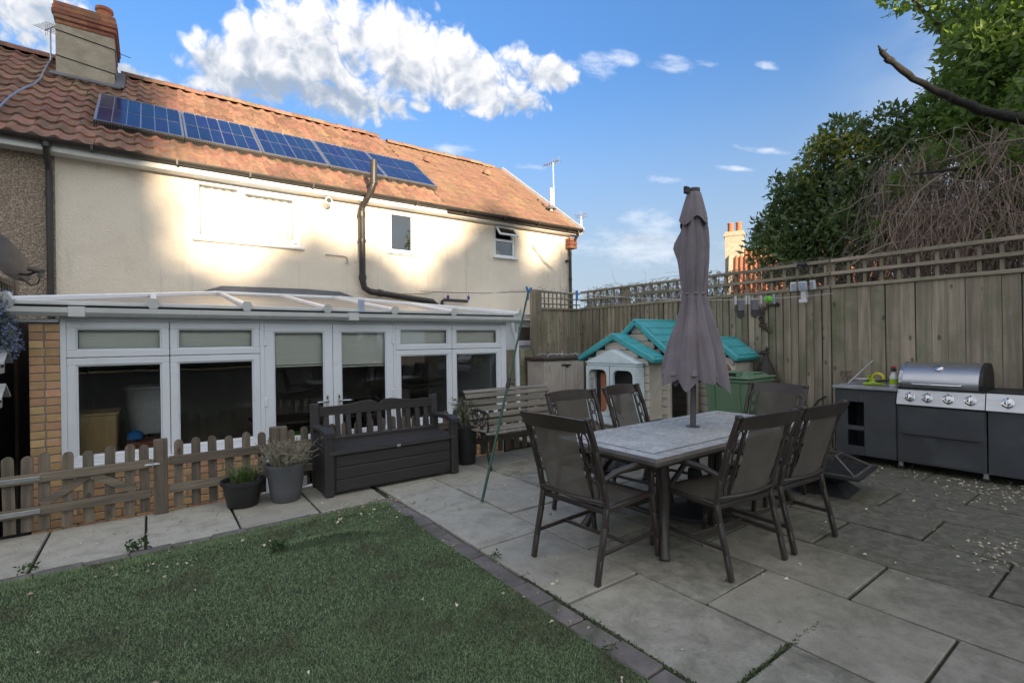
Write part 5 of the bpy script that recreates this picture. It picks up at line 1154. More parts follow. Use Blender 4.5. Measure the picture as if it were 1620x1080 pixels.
# ------------------------------------------------------------------ security light, wreath
t = thing('security_light', 'white twin-headed solar security light on the fence rail', 'light', (6.98, 2.93, 2.0))
MB().box(6.90, 6.985, 2.90, 2.97, 1.93, 2.04, .012).box(6.88, 6.92, 2.885, 2.985, 1.88, 1.93, .008).build('body', 'lamp_white', t)
for (yc, a, w_) in ((2.935, 0, .085), (3.055, 22, .055), (2.815, -22, .06)):
    M = TR(6.90, yc, 2.10, 0, R(-8), R(a)); b = MB().box(-.02, .02, -w_ / 2 - .008, w_ / 2 + .008, -.062, .062, .010, M); h = b.build('lamp_head', 'lamp_white', t)
    MB().box(-.0235, -.0205, -w_ / 2 + .004, w_ / 2 - .004, -.05, .05, 0, M).build('lens', 'lamp_glass', h)
t = thing('solar_sensor', 'small black sensor on the top trellis rail above the white light', 'sensor', (7.0, 3.0, 2.38)); MB().lathe([(.05, 0), (.065, .03), (.05, .06), (0, .075)], c=(6.99, 2.98, 2.36), n=16).build('dome', 'wire_dark', t, smooth=True)
MB().box(6.945, 6.96, 2.965, 3.01, 2.355, 2.375, .003).build('lens', 'chrome', t)
t = thing('driftwood_wreath', 'half ring of dark driftwood hung on the fence', 'wreath', (6.98, 3.42, 1.7)); b = MB(); n = 16
for k in range(n):
    a = R(70 + 190 * k / n); c_ = Vector((6.985, 3.40 + .18 * math.cos(a) * -1 - .04, 1.71 + .19 * math.sin(a)))
    d = Vector((U(-.3, .3), U(-1, 1), U(-1, 1))).normalized() * U(.03, .06); b.tube([c_ - d, c_, c_ + d], [.010, .022 * U(.7, 1.3), .008], 6)
b.build('twigs', 'driftwood', t, smooth=True)

# ------------------------------------------------------------------ barbecue kitchen
q = thing('barbecue', 'stainless steel gas barbecue in a dark grey outdoor kitchen run', 'barbecue', (6.7, 1.2, 0))
bxf, bxb = 6.44, 6.97
MB().box(bxf + .02, bxb, 1.82, 2.40, .09, .15, .004).box(bxf + .02, bxb, 1.82, 1.86, .15, .83).box(bxf + .02, bxb, 2.36, 2.40, .15, .83, .004).box(bxb - .03, bxb, 1.86, 2.36, .15, .83).build('side_cabinet', 'bbq_dark', q)
MB().box(bxf, bxf + .02, 1.825, 2.12, .09, .83, .004).box(bxf, bxf + .02, 2.28, 2.405, .09, .83, .004).box(bxf + .001, bxf + .02, 2.12, 2.28, .69, .83).box(bxf + .001, bxf + .02, 2.12, 2.28, .37, .42).box(bxf + .001, bxf + .02, 2.12, 2.28, .09, .19).build('cabinet_front', 'bbq_dark', q)
MB().box(bxf - .03, bxb, 1.815, 2.425, .835, .868, .005).build('worktop', 'worktop', q)
MB().box(bxf, bxb, 1.115, 1.815, .09, .69, .005).build('grill_cabinet', 'bbq_dark', q); MB().box(bxf + .001, bxb, .15, 1.105, .09, .72, .005).build('burner_cabinet', 'bbq_dark', q)
MB().box(bxf - .006, bxf - .0005, 1.13, 1.80, .40, .68, .003).build('cabinet_door', 'bbq_dark', q); MB().box(bxf - .006, bxf - .0005, 1.13, 1.80, .11, .38, .003).build('lower_drawer', 'bbq_dark', q)
MB().tube([(bxf - .03, 1.16, .40), (bxf - .03, 1.77, .40)], .010, 8).build('towel_rail', 'bbq_black', q, smooth=True)
def panel(y0, y1, name): return MB().add([(bxf - .025, y0, .705), (bxf - .025, y1, .705), (bxf + .02, y1, .865), (bxf + .02, y0, .865), (bxf + .2, y0, .705), (bxf + .2, y1, .705), (bxf + .2, y1, .865), (bxf + .2, y0, .865)], [(0, 1, 2, 3), (7, 6, 5, 4), (0, 4, 5, 1), (3, 2, 6, 7), (0, 3, 7, 4), (1, 5, 6, 2)]).build(name, 'steel', q)
panel(1.122, 1.812, 'control_panel'); panel(.15, 1.114, 'side_panel')
for yk in (1.70, 1.555, 1.39, 1.225, .965, .55):
    M = Matrix.Translation((bxf - .006, yk, .785)) @ Matrix.Rotation(R(-90 - 15 + 30), 4, 'Y')
    k_ = MB().lathe([(.046, -.004), (.046, .008), (.036, .012), (.034, .016)], M=M, n=24).build('knob', 'chrome', q, smooth=True)
    MB().lathe([(.027, .012), (.025, .04), (.018, .045), (0, .046)], M=M, n=20).build('knob_grip', 'chrome', k_, smooth=True)
    b = MB().box(-.028, .028, -.007, .007, .03, .056, .004, M); b.build('knob_bar', 'chrome', k_)
    MB().box(-.050, .050, -.006, .006, .0125, .0135, 0, M).build('knob_mark', 'bbq_black', k_)
hp = [(bxf + .00, .885), (bxf - .012, .93), (bxf - .004, .985), (bxf + .045, 1.055), (bxf + .13, 1.115), (bxf + .24, 1.145), (bxf + .40, 1.13), (bxf + .49, 1.04), (bxf + .50, .885)]
b = MB(); n = len(hp); b.add([(p[0], 1.165, p[1]) for p in hp] + [(p[0], 1.765, p[1]) for p in hp], [(i, i + 1, n + i + 1, n + i) for i in range(n - 1)]); hood = b.build('hood', 'steel', q, smooth=True)
for yk, e in ((1.135, 1.164), (1.766, 1.795)): MB().add([(p[0] - .004, yk, p[1] + .004) for p in hp] + [(p[0] - .004, e, p[1] + .004) for p in hp], [tuple(range(n)), tuple(range(2 * n - 1, n - 1, -1))] + [(i, (i + 1) % n, n + (i + 1) % n, n + i) for i in range(n)]).build('hood_end', 'bbq_black' if yk < 1.3 else 'steel', hood)
MB().box(bxf + .0, bxb - .02, 1.125, 1.81, .866, .885, .003).build('firebox_rim', 'bbq_black', q)
MB().tube([(bxf - .01, 1.29, .93), (bxf - .055, 1.29, .925), (bxf - .06, 1.32, .925), (bxf - .06, 1.64, .925), (bxf - .055, 1.67, .925), (bxf - .01, 1.67, .93)], .012, 10).build('hood_handle', 'chrome', hood, smooth=True)
M = Matrix.Translation((bxf + .075, 1.475, 1.085)) @ Matrix.Rotation(R(-42), 4, 'Y'); MB().lathe([(.035, 0), (.035, .015), (.028, .02), (0, .021)], M=M, n=20).build('thermometer', 'chrome', hood, smooth=True)
MB().box(bxf + .02, bxb, .15, 1.114, .867, .885, .004).build('burner_lid', 'bbq_black', q)
for (fx, fy) in ((bxf + .06, 1.80), (bxf + .06, 1.13), (bxf + .06, .2), (bxf + .06, 2.36), (bxb - .06, 2.36), (bxb - .06, .2), (bxb - .06, 1.13)): 
    w_ = MB().tube([(fx - .012, fy, .032), (fx + .012, fy, .032)], .032, 14).build('caster', 'bbq_black', q, smooth=True); MB().box(fx - .016, fx + .016, fy - .02, fy + .02, .034, .092, .003).build('caster_fork', 'alu', w_)
# things on the worktop
for k, (zz, lab) in enumerate(((.869, 'lower white bowl of the two on the barbecue worktop'), (.905, 'upper white bowl stacked on the worktop'))): MB().lathe([(.05, 0), (.085, .03), (.088, .032), (.08, .032), (.048, .006), (0, .006)], c=(6.70, 2.20, zz), n=24).build('bowl', 'white_plastic', smooth=True, label=lab, cat='bowl', group='white bowls on the worktop')
t = thing('watering_toy', 'yellow ring-handled plastic tool lying on the worktop', 'tool', (6.60, 2.02, .87)); b = MB(); MB().tube([(6.60, 2.03 + .052 * math.cos(a), .955 + .052 * math.sin(a)) for a in [2 * math.pi * k / 18 for k in range(18)]], .017, 8, closed=True).build('ring_handle', 'yellow', t, smooth=True)
MB().tube([(6.58, 2.16, .885), (6.57, 2.06, .905), (6.60, 1.98, .89)], [.02, .026, .018], 10).build('body', 'lime', t, smooth=True); MB().tube([(6.57, 2.13, .90), (6.57, 2.02, .925), (6.57, 1.90, .945)], [.012, .015, .012], 8).build('grip', 'wire_dark', t, smooth=True)
t = thing('scoop', 'lime green scoop resting on the white bowls', 'scoop', (6.66, 2.14, .93)); MB().lathe([(0, 0), (.03, .006), (.045, .03), (.04, .03), (.026, .01), (0, .006)], M=TR(6.62, 2.12, .935, R(50), R(-30)), n=18).build('cup', 'lime', t, smooth=True)
t = thing('spray_bottle', 'white spray bottle with red cap beside the barbecue hood', 'bottle', (6.56, 1.875, .87)); MB().lathe([(.035, .870), (.038, .88), (.036, .99), (.018, 1.02), (.016, 1.04)], c=(6.56, 1.875, 0), n=20).build('body', 'white_plastic', t, smooth=True)
MB().box(6.525, 6.595, 1.855, 1.895, 1.04, 1.075, .008).build('trigger_head', 'wire_dark', t); MB().box(6.535, 6.585, 1.858, 1.892, 1.0755, 1.10, .006).build('cap', 'red_plastic', t); MB().lathe([(.0385, .90), (.0385, .96)], c=(6.56, 1.875, 0), n=20).build('label_band', 'lime', t, smooth=True)
MB().bar((6.62, 2.335, .875), (6.96, 2.19, 1.14), .018, .018, .003).build('metal_bar', 'alu', label='thin pale metal bar leaning from worktop to fence', cat='bar')
t = thing('garden_fork', 'wooden D-handled garden fork leaning on the fence by the barbecue', 'garden fork', (6.9, 2.5, 0)); MB().tube([(6.86, 2.50, .35), (6.965, 2.48, .90)], .016, 8).build('shaft', 'timber_z', t, smooth=True)
MB().tube([(6.965, 2.48, .90), (6.97, 2.43, .95), (6.97, 2.43, 1.0), (6.97, 2.53, 1.0), (6.97, 2.53, .95), (6.965, 2.48, .90)], .011, 8).build('d_handle', 'timber_z', t, smooth=True)
for k in range(4): MB().tube([(6.86, 2.44 + .04 * k, .36), (6.845, 2.44 + .04 * k, .18), (6.83, 2.44 + .04 * k, 0.0)], [.007, .006, .003], 6).build('tine', 'iron', t, smooth=True)
MB().box(6.845, 6.875, 2.43, 2.57, .345, .37, .004).build('fork_head', 'iron', t)
t = thing('hose_reel', 'dark coiled hose lying against the end of the barbecue', 'hose', (6.3, 2.75, 0)); b = MB()
for k in range(3): b.tube([(6.55 + (.22 - .02 * k) * math.cos(a), 2.78 + (.22 - .02 * k) * math.sin(a), .022 + .03 * k + .006 * math.sin(3 * a)) for a in [2 * math.pi * j / 28 for j in range(28)]], .014, 7, closed=True)
b.build('coils', 'wire_dark', t, smooth=True); MB().tube([(6.4, 2.95, .05), (6.6, 2.85, .35), (6.85, 2.75, .62), (6.98, 2.72, .66)], .014, 7).build('loose_end', 'wire_dark', t, smooth=True)

# ------------------------------------------------------------------ fire pit
t = thing('fire_pit', 'square black fire pit with mesh cover on the patio', 'fire pit', (5.08, 1.98, 0)); fc = (5.08, 1.98)
def frus(a, z0, b2, z1, rz=R(6)):
    c0, s0 = math.cos(rz), math.sin(rz); vs = []
    for (h, z) in ((a, z0), (b2, z1)):
        for (sx1_, sy1_) in ((-1, -1), (1, -1), (1, 1), (-1, 1)): vs.append((fc[0] + (sx1_ * c0 - sy1_ * s0) * h, fc[1] + (sx1_ * s0 + sy1_ * c0) * h, z))
    return vs
def frb(a, z0, b2, z1): return MB().add(frus(a, z0, b2, z1), [(3, 2, 1, 0), (4, 5, 6, 7)] + [(i, (i + 1) % 4, 4 + (i + 1) % 4, 4 + i) for i in range(4)])
frb(.22, .0, .12, .10).build('base', 'firepit', t); frb(.12, .101, .25, .20).build('bowl', 'firepit', t); frb(.33, .201, .33, .222).build('rim', 'firepit', t)
lo_, hi_ = frus(.29, .225, .10, .345)[:4], frus(.29, .225, .10, .345)[4:]
b = MB()
for i in range(4): b.bar(lo_[i], hi_[i], .018, .018); b.bar(hi_[i], hi_[(i + 1) % 4], .016, .016); b.bar(lo_[i], lo_[(i + 1) % 4], .016, .016)
b.build('cover_frame', 'table_edge', t); b = MB()
for i in range(4):
    j = (i + 1) % 4
    for k in range(1, 14): b.bar(Vector(lo_[i]).lerp(Vector(lo_[j]), k / 14), Vector(hi_[i]).lerp(Vector(hi_[j]), k / 14), .003, .003)
    for k in range(1, 7): b.bar(Vector(lo_[i]).lerp(Vector(hi_[i]), k / 7), Vector(lo_[j]).lerp(Vector(hi_[j]), k / 7), .003, .003)
b.build('cover_mesh', 'firepit', t, kind='stuff')

# ------------------------------------------------------------------ cupboard, playhouse, bin, ornament
t = thing('storage_cupboard', 'beige plastic double-door storage cupboard with brown lid', 'cupboard', (6.05, 6.85, 0))
MB().box(5.56, 6.52, 6.62, 7.12, .0, 1.08, .01).build('body', 'cupboard_beige', t); MB().box(5.52, 6.56, 6.57, 7.15, 1.085, 1.15, .015).build('lid', 'cupboard_brown', t)
for (a, b2) in ((5.60, 6.035), (6.045, 6.48)):
    d = MB().box(a, b2, 6.60, 6.619, .06, 1.05, .006).build('door', 'cupboard_beige', t)
    for k in range(5): xx = a + .045 + k * (b2 - a - .09) / 4; MB().box(xx - .034, xx + .034, 6.594, 6.5995, .10, 1.0, .003).build('door_board', 'cupboard_beige', d)
MB().tube([(5.93, 6.585, .995), (6.15, 6.585, .99)], .014, 8).tube([(6.04, 6.58, .99), (6.06, 6.575, .95), (6.09, 6.58, .985)], .012, 6).build('latch', 'wire_dark', t, smooth=True)
b = MB()
for k in range(14): c_ = Vector((U(5.7, 6.4), U(6.65, 6.95), 1.16)); d = Vector((U(-1, 1), U(-1, 1), .1)).normalized() * U(.05, .14); b.tube([c_ - d, c_ + Vector((0, 0, U(.01, .04))), c_ + d], U(.008, .02), 5)
b.build('driftwood_pile', 'worktop', label='pale scraps of driftwood on top of the beige cupboard', cat='driftwood', smooth=True)

ph_ = thing('playhouse', 'beige plastic playhouse with teal gabled roofs and pale bay window', 'playhouse', (6.1, 4.7, 0))
GX, PYc = 5.50, 4.93          # porch gable face and its middle
BX = 5.80
MB().box(BX, 6.90, 4.235, 5.62, .0, .02).build('floor', 'toy_dark', ph_)
def siding(x, y0, y1, z0, z1, gable=None, parent=ph_, h=.115, name='wall_board'):
    z = z0
    while z < z1 - .005:
        zt = min(z + h, z1); ya, yb = y0, y1
        if gable and (z + zt) / 2 > gable[1]:
            f = ((z + zt) / 2 - gable[1]) / (gable[2] - gable[1]); ya = y0 + (gable[0] - y0) * f; yb = y1 + (gable[0] - y1) * f
        if yb - ya > .06: MB().box(x, x + .03, ya, yb, z + .003, zt - .003, .008).build(name, 'toy_beige', parent)
        z = zt
# main body: gable end to the left, doorway side towards the table
MB().box(BX + .03, BX + .05, 4.28, 5.28, 0, 1.1).build('wall_core', 'toy_beige', ph_)
siding(BX, 4.26, 5.30, .02, 1.66, (4.78, 1.10, 1.69)); siding(6.87, 4.26, 5.30, .02, 1.66, (4.78, 1.10, 1.69))
for (a, b2) in ((5.80, 5.88), (6.58, 6.90)): MB().box(a, b2, 4.225, 4.285, .0, 1.12, .02).build('door_post', 'toy_beige', ph_)
MB().box(5.88, 6.58, 4.235, 4.28, .96, 1.12, .015).build('door_lintel', 'toy_beige', ph_); MB().box(5.84, 6.86, 5.26, 5.30, 0, 1.10, .006).build('rear_wall', 'toy_beige', ph_)
MB().tube([(6.30, 4.19, .0), (6.30, 4.19, .95)], .085, 18).build('porch_column', 'toy_beige', ph_, smooth=True)
def gable_roof(x0, x1, yc, zr, ye0, ye1, ze, parent, name):
    for (ye, s_) in ((ye0, -1), (ye1, 1)):
        d = Vector((0, ye - yc, ze - zr)); L = d.length; d.normalize(); nrm = Vector((0, -d.z * s_ * -1, 0)); up_ = Vector((0, -d.z, d.y)) if d.y > 0 else Vector((0, d.z, -d.y))
        M = Matrix(((1, 0, 0, 0), (0, d.y, up_.y, yc), (0, d.z, up_.z, zr), (0, 0, 0, 1)))
        sl = MB().box(x0, x1, .0, L, .0, .035, .010, M).build(name, 'toy_teal', parent)
        MB().box(x0 - .012, x0 + .045, -.005, L + .01, -.035, .055, .018, M).build('verge_trim', 'toy_teal', sl, smooth=True); MB().box(x0 - .01, x1, L - .035, L + .015, -.035, .045, .018, M).build('eaves_trim', 'toy_teal', sl, smooth=True)
        nr = max(2, int(L / .15)); nc = max(2, int((x1 - x0) / .17))
        for r_ in range(nr):
            for c_ in range(nc):
                w_ = (x1 - x0 - .06) / nc; o_ = (w_ * .5 if r_ % 2 else 0); xa = x0 + .05 + c_ * w_ + o_ * .4
                MB().box(xa + .004, min(xa + w_ - .004, x1 - .005), .02 + r_ * (L - .06) / nr, .02 + (r_ + 1) * (L - .06) / nr - .008, .0352, .048, .005, M).build('shingle', 'toy_teal', sl)
    MB().box(x0 - .015, x1, yc - .045, yc + .045, zr + .005, zr + .055, .02).build('ridge_cap', 'toy_teal', parent, smooth=True)
gable_roof(BX - .05, 6.95, 4.78, 1.68, 4.08, 5.48, 1.12, ph_, 'roof_slope')
siding(GX, 4.34, 5.50, .02, 1.47, (PYc, 1.12, 1.47), name='porch_board')
gable_roof(GX - .06, BX - .07, PYc, 1.475, 4.22, 5.64, 1.135, ph_, 'porch_roof'); MB().box(GX + .03, BX, 4.34, 4.37, .02, 1.13, .005).build('porch_side', 'toy_beige', ph_); MB().box(GX + .03, BX, 5.47, 5.50, .02, 1.13, .005).build('porch_side', 'toy_beige', ph_)
# lower wing nearer the bin
siding(6.42, 3.62, 4.22, .02, 1.38, (3.92, 1.10, 1.40)); MB().box(6.45, 6.92, 3.62, 4.22, 0, 1.1, .01).build('wing_wall', 'toy_beige', ph_)
gable_roof(6.36, 6.96, 3.90, 1.40, 3.56, 4.26, 1.14, ph_, 'wing_roof')
MB().tube([(6.41, 3.74 + .10 * math.cos(a), .95 + .14 * math.sin(a)) for a in [math.pi * k / 10 for k in range(11)]], .018, 8).build('arch_trim', 'toy_beige', ph_, smooth=True)
# bay window, pale blue-white
bay = MB().box(GX - .20, GX - .01, 4.40, 5.34, .20, .33, .02).build('bay_window', 'toy_pale', ph_); MB().box(GX - .20, GX - .01, 4.40, 5.34, 1.05, 1.10, .015).build('bay_head', 'toy_pale', bay)
MB().add([(GX - .21, 4.38, 1.10), (GX - .21, 5.36, 1.10), (GX - .19, 4.87, 1.29), (GX, 4.38, 1.10), (GX, 5.36, 1.10), (GX, 4.87, 1.30)], [(0, 2, 1), (3, 4, 5), (0, 3, 5, 2), (2, 5, 4, 1), (0, 1, 4, 3)]).build('bay_pediment', 'toy_pale', bay)
def arch_frame(y0, y1, z0, z1, x0, x1, w_=.05, r_=.09):
    def out(o, rr):
        pts = []
        for (cy__, cz__, a0) in ((y1 - o - rr, z1 - o - rr, 0), (y0 + o + rr, z1 - o - rr, 90), (y0 + o + rr, z0 + o + rr, 180), (y1 - o - rr, z0 + o + rr, 270)):
            for k in range(5): a = R(a0 + 22.5 * k); pts.append((cy__ + rr * math.cos(a), cz__ + rr * math.sin(a)))
        return pts
    A = out(0, .012); B = out(w_, r_); n = len(A); b = MB()
    vs = [(x0, p[0], p[1]) for p in A] + [(x0, p[0], p[1]) for p in B] + [(x1, p[0], p[1]) for p in A] + [(x1, p[0], p[1]) for p in B]
    fs = []
    for i in range(n): j = (i + 1) % n; fs += [(i, j, n + j, n + i), (2 * n + i, 3 * n + i, 3 * n + j, 2 * n + j), (i, 2 * n + i, 2 * n + j, j), (n + i, n + j, 3 * n + j, 3 * n + i)]
    return b.add(vs, fs)
arch_frame(4.88, 5.34, .33, 1.05, GX - .20, GX - .155).build('window_surround', 'toy_pale', bay, smooth=True); arch_frame(4.40, 4.86, .33, 1.05, GX - .20, GX - .155).build('window_surround', 'toy_pale', bay, smooth=True)
MB().box(GX - .155, GX - .01, 5.30, 5.34, .33, .45, .005).box(GX - .155, GX - .01, 5.30, 5.34, .95, 1.05, .005).box(GX - .05, GX - .01, 5.30, 5.34, .45, .95, .005).box(GX - .155, GX - .01, 4.40, 4.44, .33, 1.05, .005).build('bay_side', 'toy_pale', bay)
MB().box(GX - .012, GX - .004, 4.44, 5.30, .33, 1.05).build('bay_back', 'toy_dark', bay); MB().box(GX - .05, GX - .013, 5.05, 5.20, .35, .95, .02).build('bay_drape', 'pot_clay', bay)
t = thing('play_sink', 'pale toy sink inside the right pane of the playhouse bay', 'toy', (5.42, 4.63, .33)); MB().lathe([(.10, .33), (.11, .50), (.12, .62), (.10, .66), (0, .68)], c=(5.41, 4.62, 0), n=18).build('basin', 'toy_pale', t, smooth=True)
MB().lathe([(0, -.09), (.06, -.07), (.10, 0), (.07, .07), (0, .09)], c=(6.33, 3.75, .98), n=16).build('red_ball', 'red_plastic', label='red toy ball wedged in the side of the playhouse', cat='ball', smooth=True)
for k in range(5): MB().lathe([(0, 0), (.10, .02), (.12, .10), (.06, .2), (0, .22)], c=(5.85 + .14 * k, 4.42 + .1 * (k % 2), .02), n=12, fn=lambda r, z, a, i: (r * (1 + .2 * math.sin(3 * a + k)), z)).build('toy_bag', ['driftwood', 'peg_purple', 'glove_grey', 'driftwood', 'glove_dark'][k], label=['brown bundle just inside the playhouse door', 'purple bundle inside the playhouse door', 'grey bundle inside the playhouse door', 'brown bundle deeper in the playhouse doorway', 'dark bundle at the right of the playhouse doorway'][k], cat='bag', smooth=True, group='bundles in the playhouse doorway')

w = thing('wheelie_bin', 'green plastic wheelie bin with hinged lid by the fence', 'bin', (6.17, 3.42, 0))
X0, X1, Y0, Y1 = 5.87, 6.48, 3.12, 3.74
MB().add([(X0 + .06, Y0 + .05, .04), (X1 - .03, Y0 + .05, .04), (X1 - .03, Y1 - .05, .04), (X0 + .06, Y1 - .05, .04), (X0 + .015, Y0 + .02, .88), (X1, Y0 + .02, .88), (X1, Y1 - .02, .88), (X0 + .015, Y1 - .02, .88)], [(3, 2, 1, 0), (4, 5, 6, 7), (0, 1, 5, 4), (1, 2, 6, 5), (2, 3, 7, 6), (3, 0, 4, 7)]).build('body', 'bin_green', w)
for yy in (Y0 + .14, Y1 - .14): MB().bar((X0 + .045, yy, .12), (X0 + .006, yy, .85), .03, .02, .006).build('rib', 'bin_green', w)
MB().box(X0 - .005, X1 + .02, Y0, Y1, .87, .915, .01).build('rim', 'bin_green', w); lid = MB().box(X0 - .03, X1 + .04, Y0 - .015, Y1 + .015, .918, .945, .012).build('lid', 'bin_green', w)
MB().add([(X0 + .05, Y0 + .05, .945), (X1 - .02, Y0 + .05, .945), (X1 - .02, Y1 - .05, .945), (X0 + .05, Y1 - .05, .945), (X0 + .12, Y0 + .10, 1.005), (X1 - .10, Y0 + .10, .99), (X1 - .10, Y1 - .10, .99), (X0 + .12, Y1 - .10, 1.005)], [(4, 5, 6, 7), (0, 1, 5, 4), (1, 2, 6, 5), (2, 3, 7, 6), (3, 0, 4, 7)]).build('lid_crown', 'bin_green', lid)
MB().box(X0 + .03, X0 + .10, Y0 + .14, Y1 - .14, .985, 1.01, .008).box(X0 + .03, X0 + .10, Y0 + .14, Y0 + .19, .945, .99, .004).box(X0 + .03, X0 + .10, Y1 - .19, Y1 - .14, .945, .99, .004).build('lid_grip', 'bin_green', lid); MB().box(X0 + .05, X0 + .09, Y0 + .19, Y1 - .19, .946, .984).build('grip_recess', 'bbq_black', lid)
MB().box(X0 + .25, X1 - .12, Y0 + .075, Y0 + .09, .955, .98, .003).build('lid_slot', 'bbq_black', lid); MB().tube([(X1 + .045, Y0 + .05, .915), (X1 + .045, Y1 - .05, .915)], .018, 8).build('handle_bar', 'bin_green', w, smooth=True)
for yy in (Y0 + .03, Y1 - .08): MB().tube([(X1 - .03, yy, .10), (X1 - .03, yy + .05, .10)], .10, 18).build('wheel', 'bbq_black', w, smooth=True)
t = thing('animal_ornament', 'dark upright animal ornament with pricked ears behind the bin', 'ornament', (6.83, 3.42, 0)); oc = (6.83, 3.40)
MB().box(oc[0] - .13, oc[0] + .13, oc[1] - .13, oc[1] + .13, 0, .86, .01).build('plinth', 'driftwood', t)
MB().lathe([(.0, .86), (.12, .87), (.125, .95), (.085, 1.05), (.05, 1.12), (.035, 1.17), (.03, 1.20)], c=(oc[0], oc[1], 0), n=18).build('body', 'ornament', t, smooth=True)
hd = MB().tube([(oc[0], oc[1] - .03, 1.20), (oc[0], oc[1], 1.225), (oc[0] - .02, oc[1] + .04, 1.225), (oc[0] - .03, oc[1] + .075, 1.215)], [.022, .04, .030, .012], 10).build('head', 'ornament', t, smooth=True)
for s_ in (-1, 1): MB().tube([(oc[0] + .018 * s_, oc[1] - .015, 1.245), (oc[0] + .03 * s_, oc[1] - .03, 1.29), (oc[0] + .03 * s_, oc[1] - .035, 1.315)], [.014, .012, .003], 8).build('ear', 'ornament', hd, smooth=True)

# ------------------------------------------------------------------ far house beyond the fence
fh = thing('far_house', 'distant orange tiled house roof with chimney beyond the trellis', 'house', (34, 8, -.4))
FE = Vector((27.95, 16.0, 3.6)); fu = Vector((.45, -.893, 0)); fn_ = Vector((.893, .45, 0))
def fr_(u_, v_, h=0): return FE + fu * u_ + fn_ * (v_ * .6 - h * .8) + Vector((0, 0, v_ * .8 + h * .6))
def fbox(u0, u1, n0, n1, z0, z1):
    return MB().add([tuple(FE + fu * a + fn_ * c_ + Vector((0, 0, z - 3.6))) for z in (z0, z1) for c_ in (n0, n1) for a in (u0, u1)], [(0, 2, 3, 1), (4, 5, 7, 6), (0, 1, 5, 4), (2, 6, 7, 3), (0, 4, 6, 2), (1, 3, 7, 5)])
fbox(.15, 7.8, .25, 5.0, -.4, 3.7).build('wall', 'render_cream', fh)
MB().quad(fr_(0, 0), fr_(8, 0), fr_(8, 4.4), fr_(0, 4.4)).quad(fr_(0, 4.4), fr_(8, 4.4), FE + fu * 8 + fn_ * 5.3, FE + fn_ * 5.3).quad(fr_(.05, 0), fr_(.05, 4.4), FE + fu * .05 + fn_ * 5.3).build('roof_deck', 'tile_clay', fh, fix=False)
for k in range(28): MB().tube([fr_(.32 + .27 * k, 0, .03), fr_(.32 + .27 * k, 4.4, .03)], .075, 6).build('tile_roll', 'pot_clay', fh, smooth=True)
MB().bar(fr_(.0, 0, .06), fr_(.0, 4.4, .06), .24, .14).build('verge', 'chimney_render', fh)
fc_ = fbox(-.35, .75, 2.2, 3.1, 5.0, 8.25).build('chimney', 'chimney_render', fh); fbox(-.42, .82, 2.13, 3.17, 7.95, 8.1).build('chimney_band', 'chimney_render', fc_)
for uu in (-.02, .46):
    q = FE + fu * uu + fn_ * 2.65; MB().lathe([(.19, 8.25), (.17, 8.75), (.20, 8.80), (.19, 8.85)], c=(q.x, q.y, 0), n=14).build('chimney_pot', 'pot_clay', fc_, smooth=True)

# ------------------------------------------------------------------ trees and climbers
def branchy(b, p, d, L, r, depth, spread=.55, bend=.25):
    pts = [Vector(p)]; d = Vector(d).normalized()
    for k in range(4):
        d = (d + Vector((U(-1, 1), U(-1, 1), U(-.5, 1))) * bend * .5).normalized(); pts.append(pts[-1] + d * L / 4)
    b.tube(pts, [r, r * .88, r * .75, r * .62, r * .5], 8 if depth > 1 else 5, cap=False)
    if depth > 0:
        for k in range(3 if depth > 1 else 4):
            q = pts[random.choice((2, 3, 4))]; branchy(b, q, (d + Vector((U(-1, 1), U(-1, 1), U(-.4, .8))) * spread * 1.6), L * U(.55, .8), r * .5, depth - 1, spread, bend)
def tree(label, base, trunk_h, r, centers, radii, n, size, m, group=None, name='tree', bark='bark', shell_=.45, extra=None, trunkdir=(0, 0, 1)):
    t = thing(name, label, 'tree', base, group=group); b = MB(); branchy(b, base, trunkdir, trunk_h * .8, r, 0, bend=.1)
    for c_ in centers:
        top = Vector(base) + Vector((0, 0, trunk_h * .8)); c_ = Vector(c_); mid = top.lerp(c_, .5) + Vector((U(-.2, .2), U(-.2, .2), .1)); b.tube([top - Vector((0, 0, .4)), mid, c_], [r * .5, r * .3, r * .1], 6, cap=False)
    b.build('trunk', bark, t, smooth=True, fix=False)
    pts, d = clump_points(centers, radii, n, shell_); link('crown', leaves('crown', pts, d * .6 + np.array([0, 0, .15]), size, m), t)
    if extra:
        for (cs_, rs_, n_, sz_, m_) in extra: pts, d = clump_points(cs_, rs_, n_, .5); link('crown', leaves('crown', pts, d * .6, sz_, m_), t)
    return t
LC_ = [(8.6, 3.05, 4.55), (8.7, 2.5, 4.5), (8.3, 3.75, 3.75), (8.55, 3.35, 4.15), (8.4, 3.6, 3.65), (8.05, 3.85, 2.8), (8.3, 3.65, 3.1), (8.6, 3.25, 3.5), (8.7, 2.95, 4.05), (8.6, 2.45, 3.8), (8.9, 2.1, 4.1), (8.1, 3.3, 2.7), (8.0, 2.7, 2.9), (9.0, 3.6, 3.2), (8.3, 2.7, 3.4), (8.2, 3.98, 3.2), (8.0, 3.5, 2.45)]
LR_ = [(.4, .3, .25), (.4, .35, .3), (.35, .25, .3), (.45, .3, .35), (.5, .35, .4), (.55, .38, .42), (.6, .45, .5), (.65, .5, .55), (.55, .45, .48), (.6, .5, .55), (.7, .5, .5), (.5, .6, .42), (.45, .5, .5), (.7, .7, .8), (.5, .5, .5), (.35, .25, .3), (.4, .4, .25)]
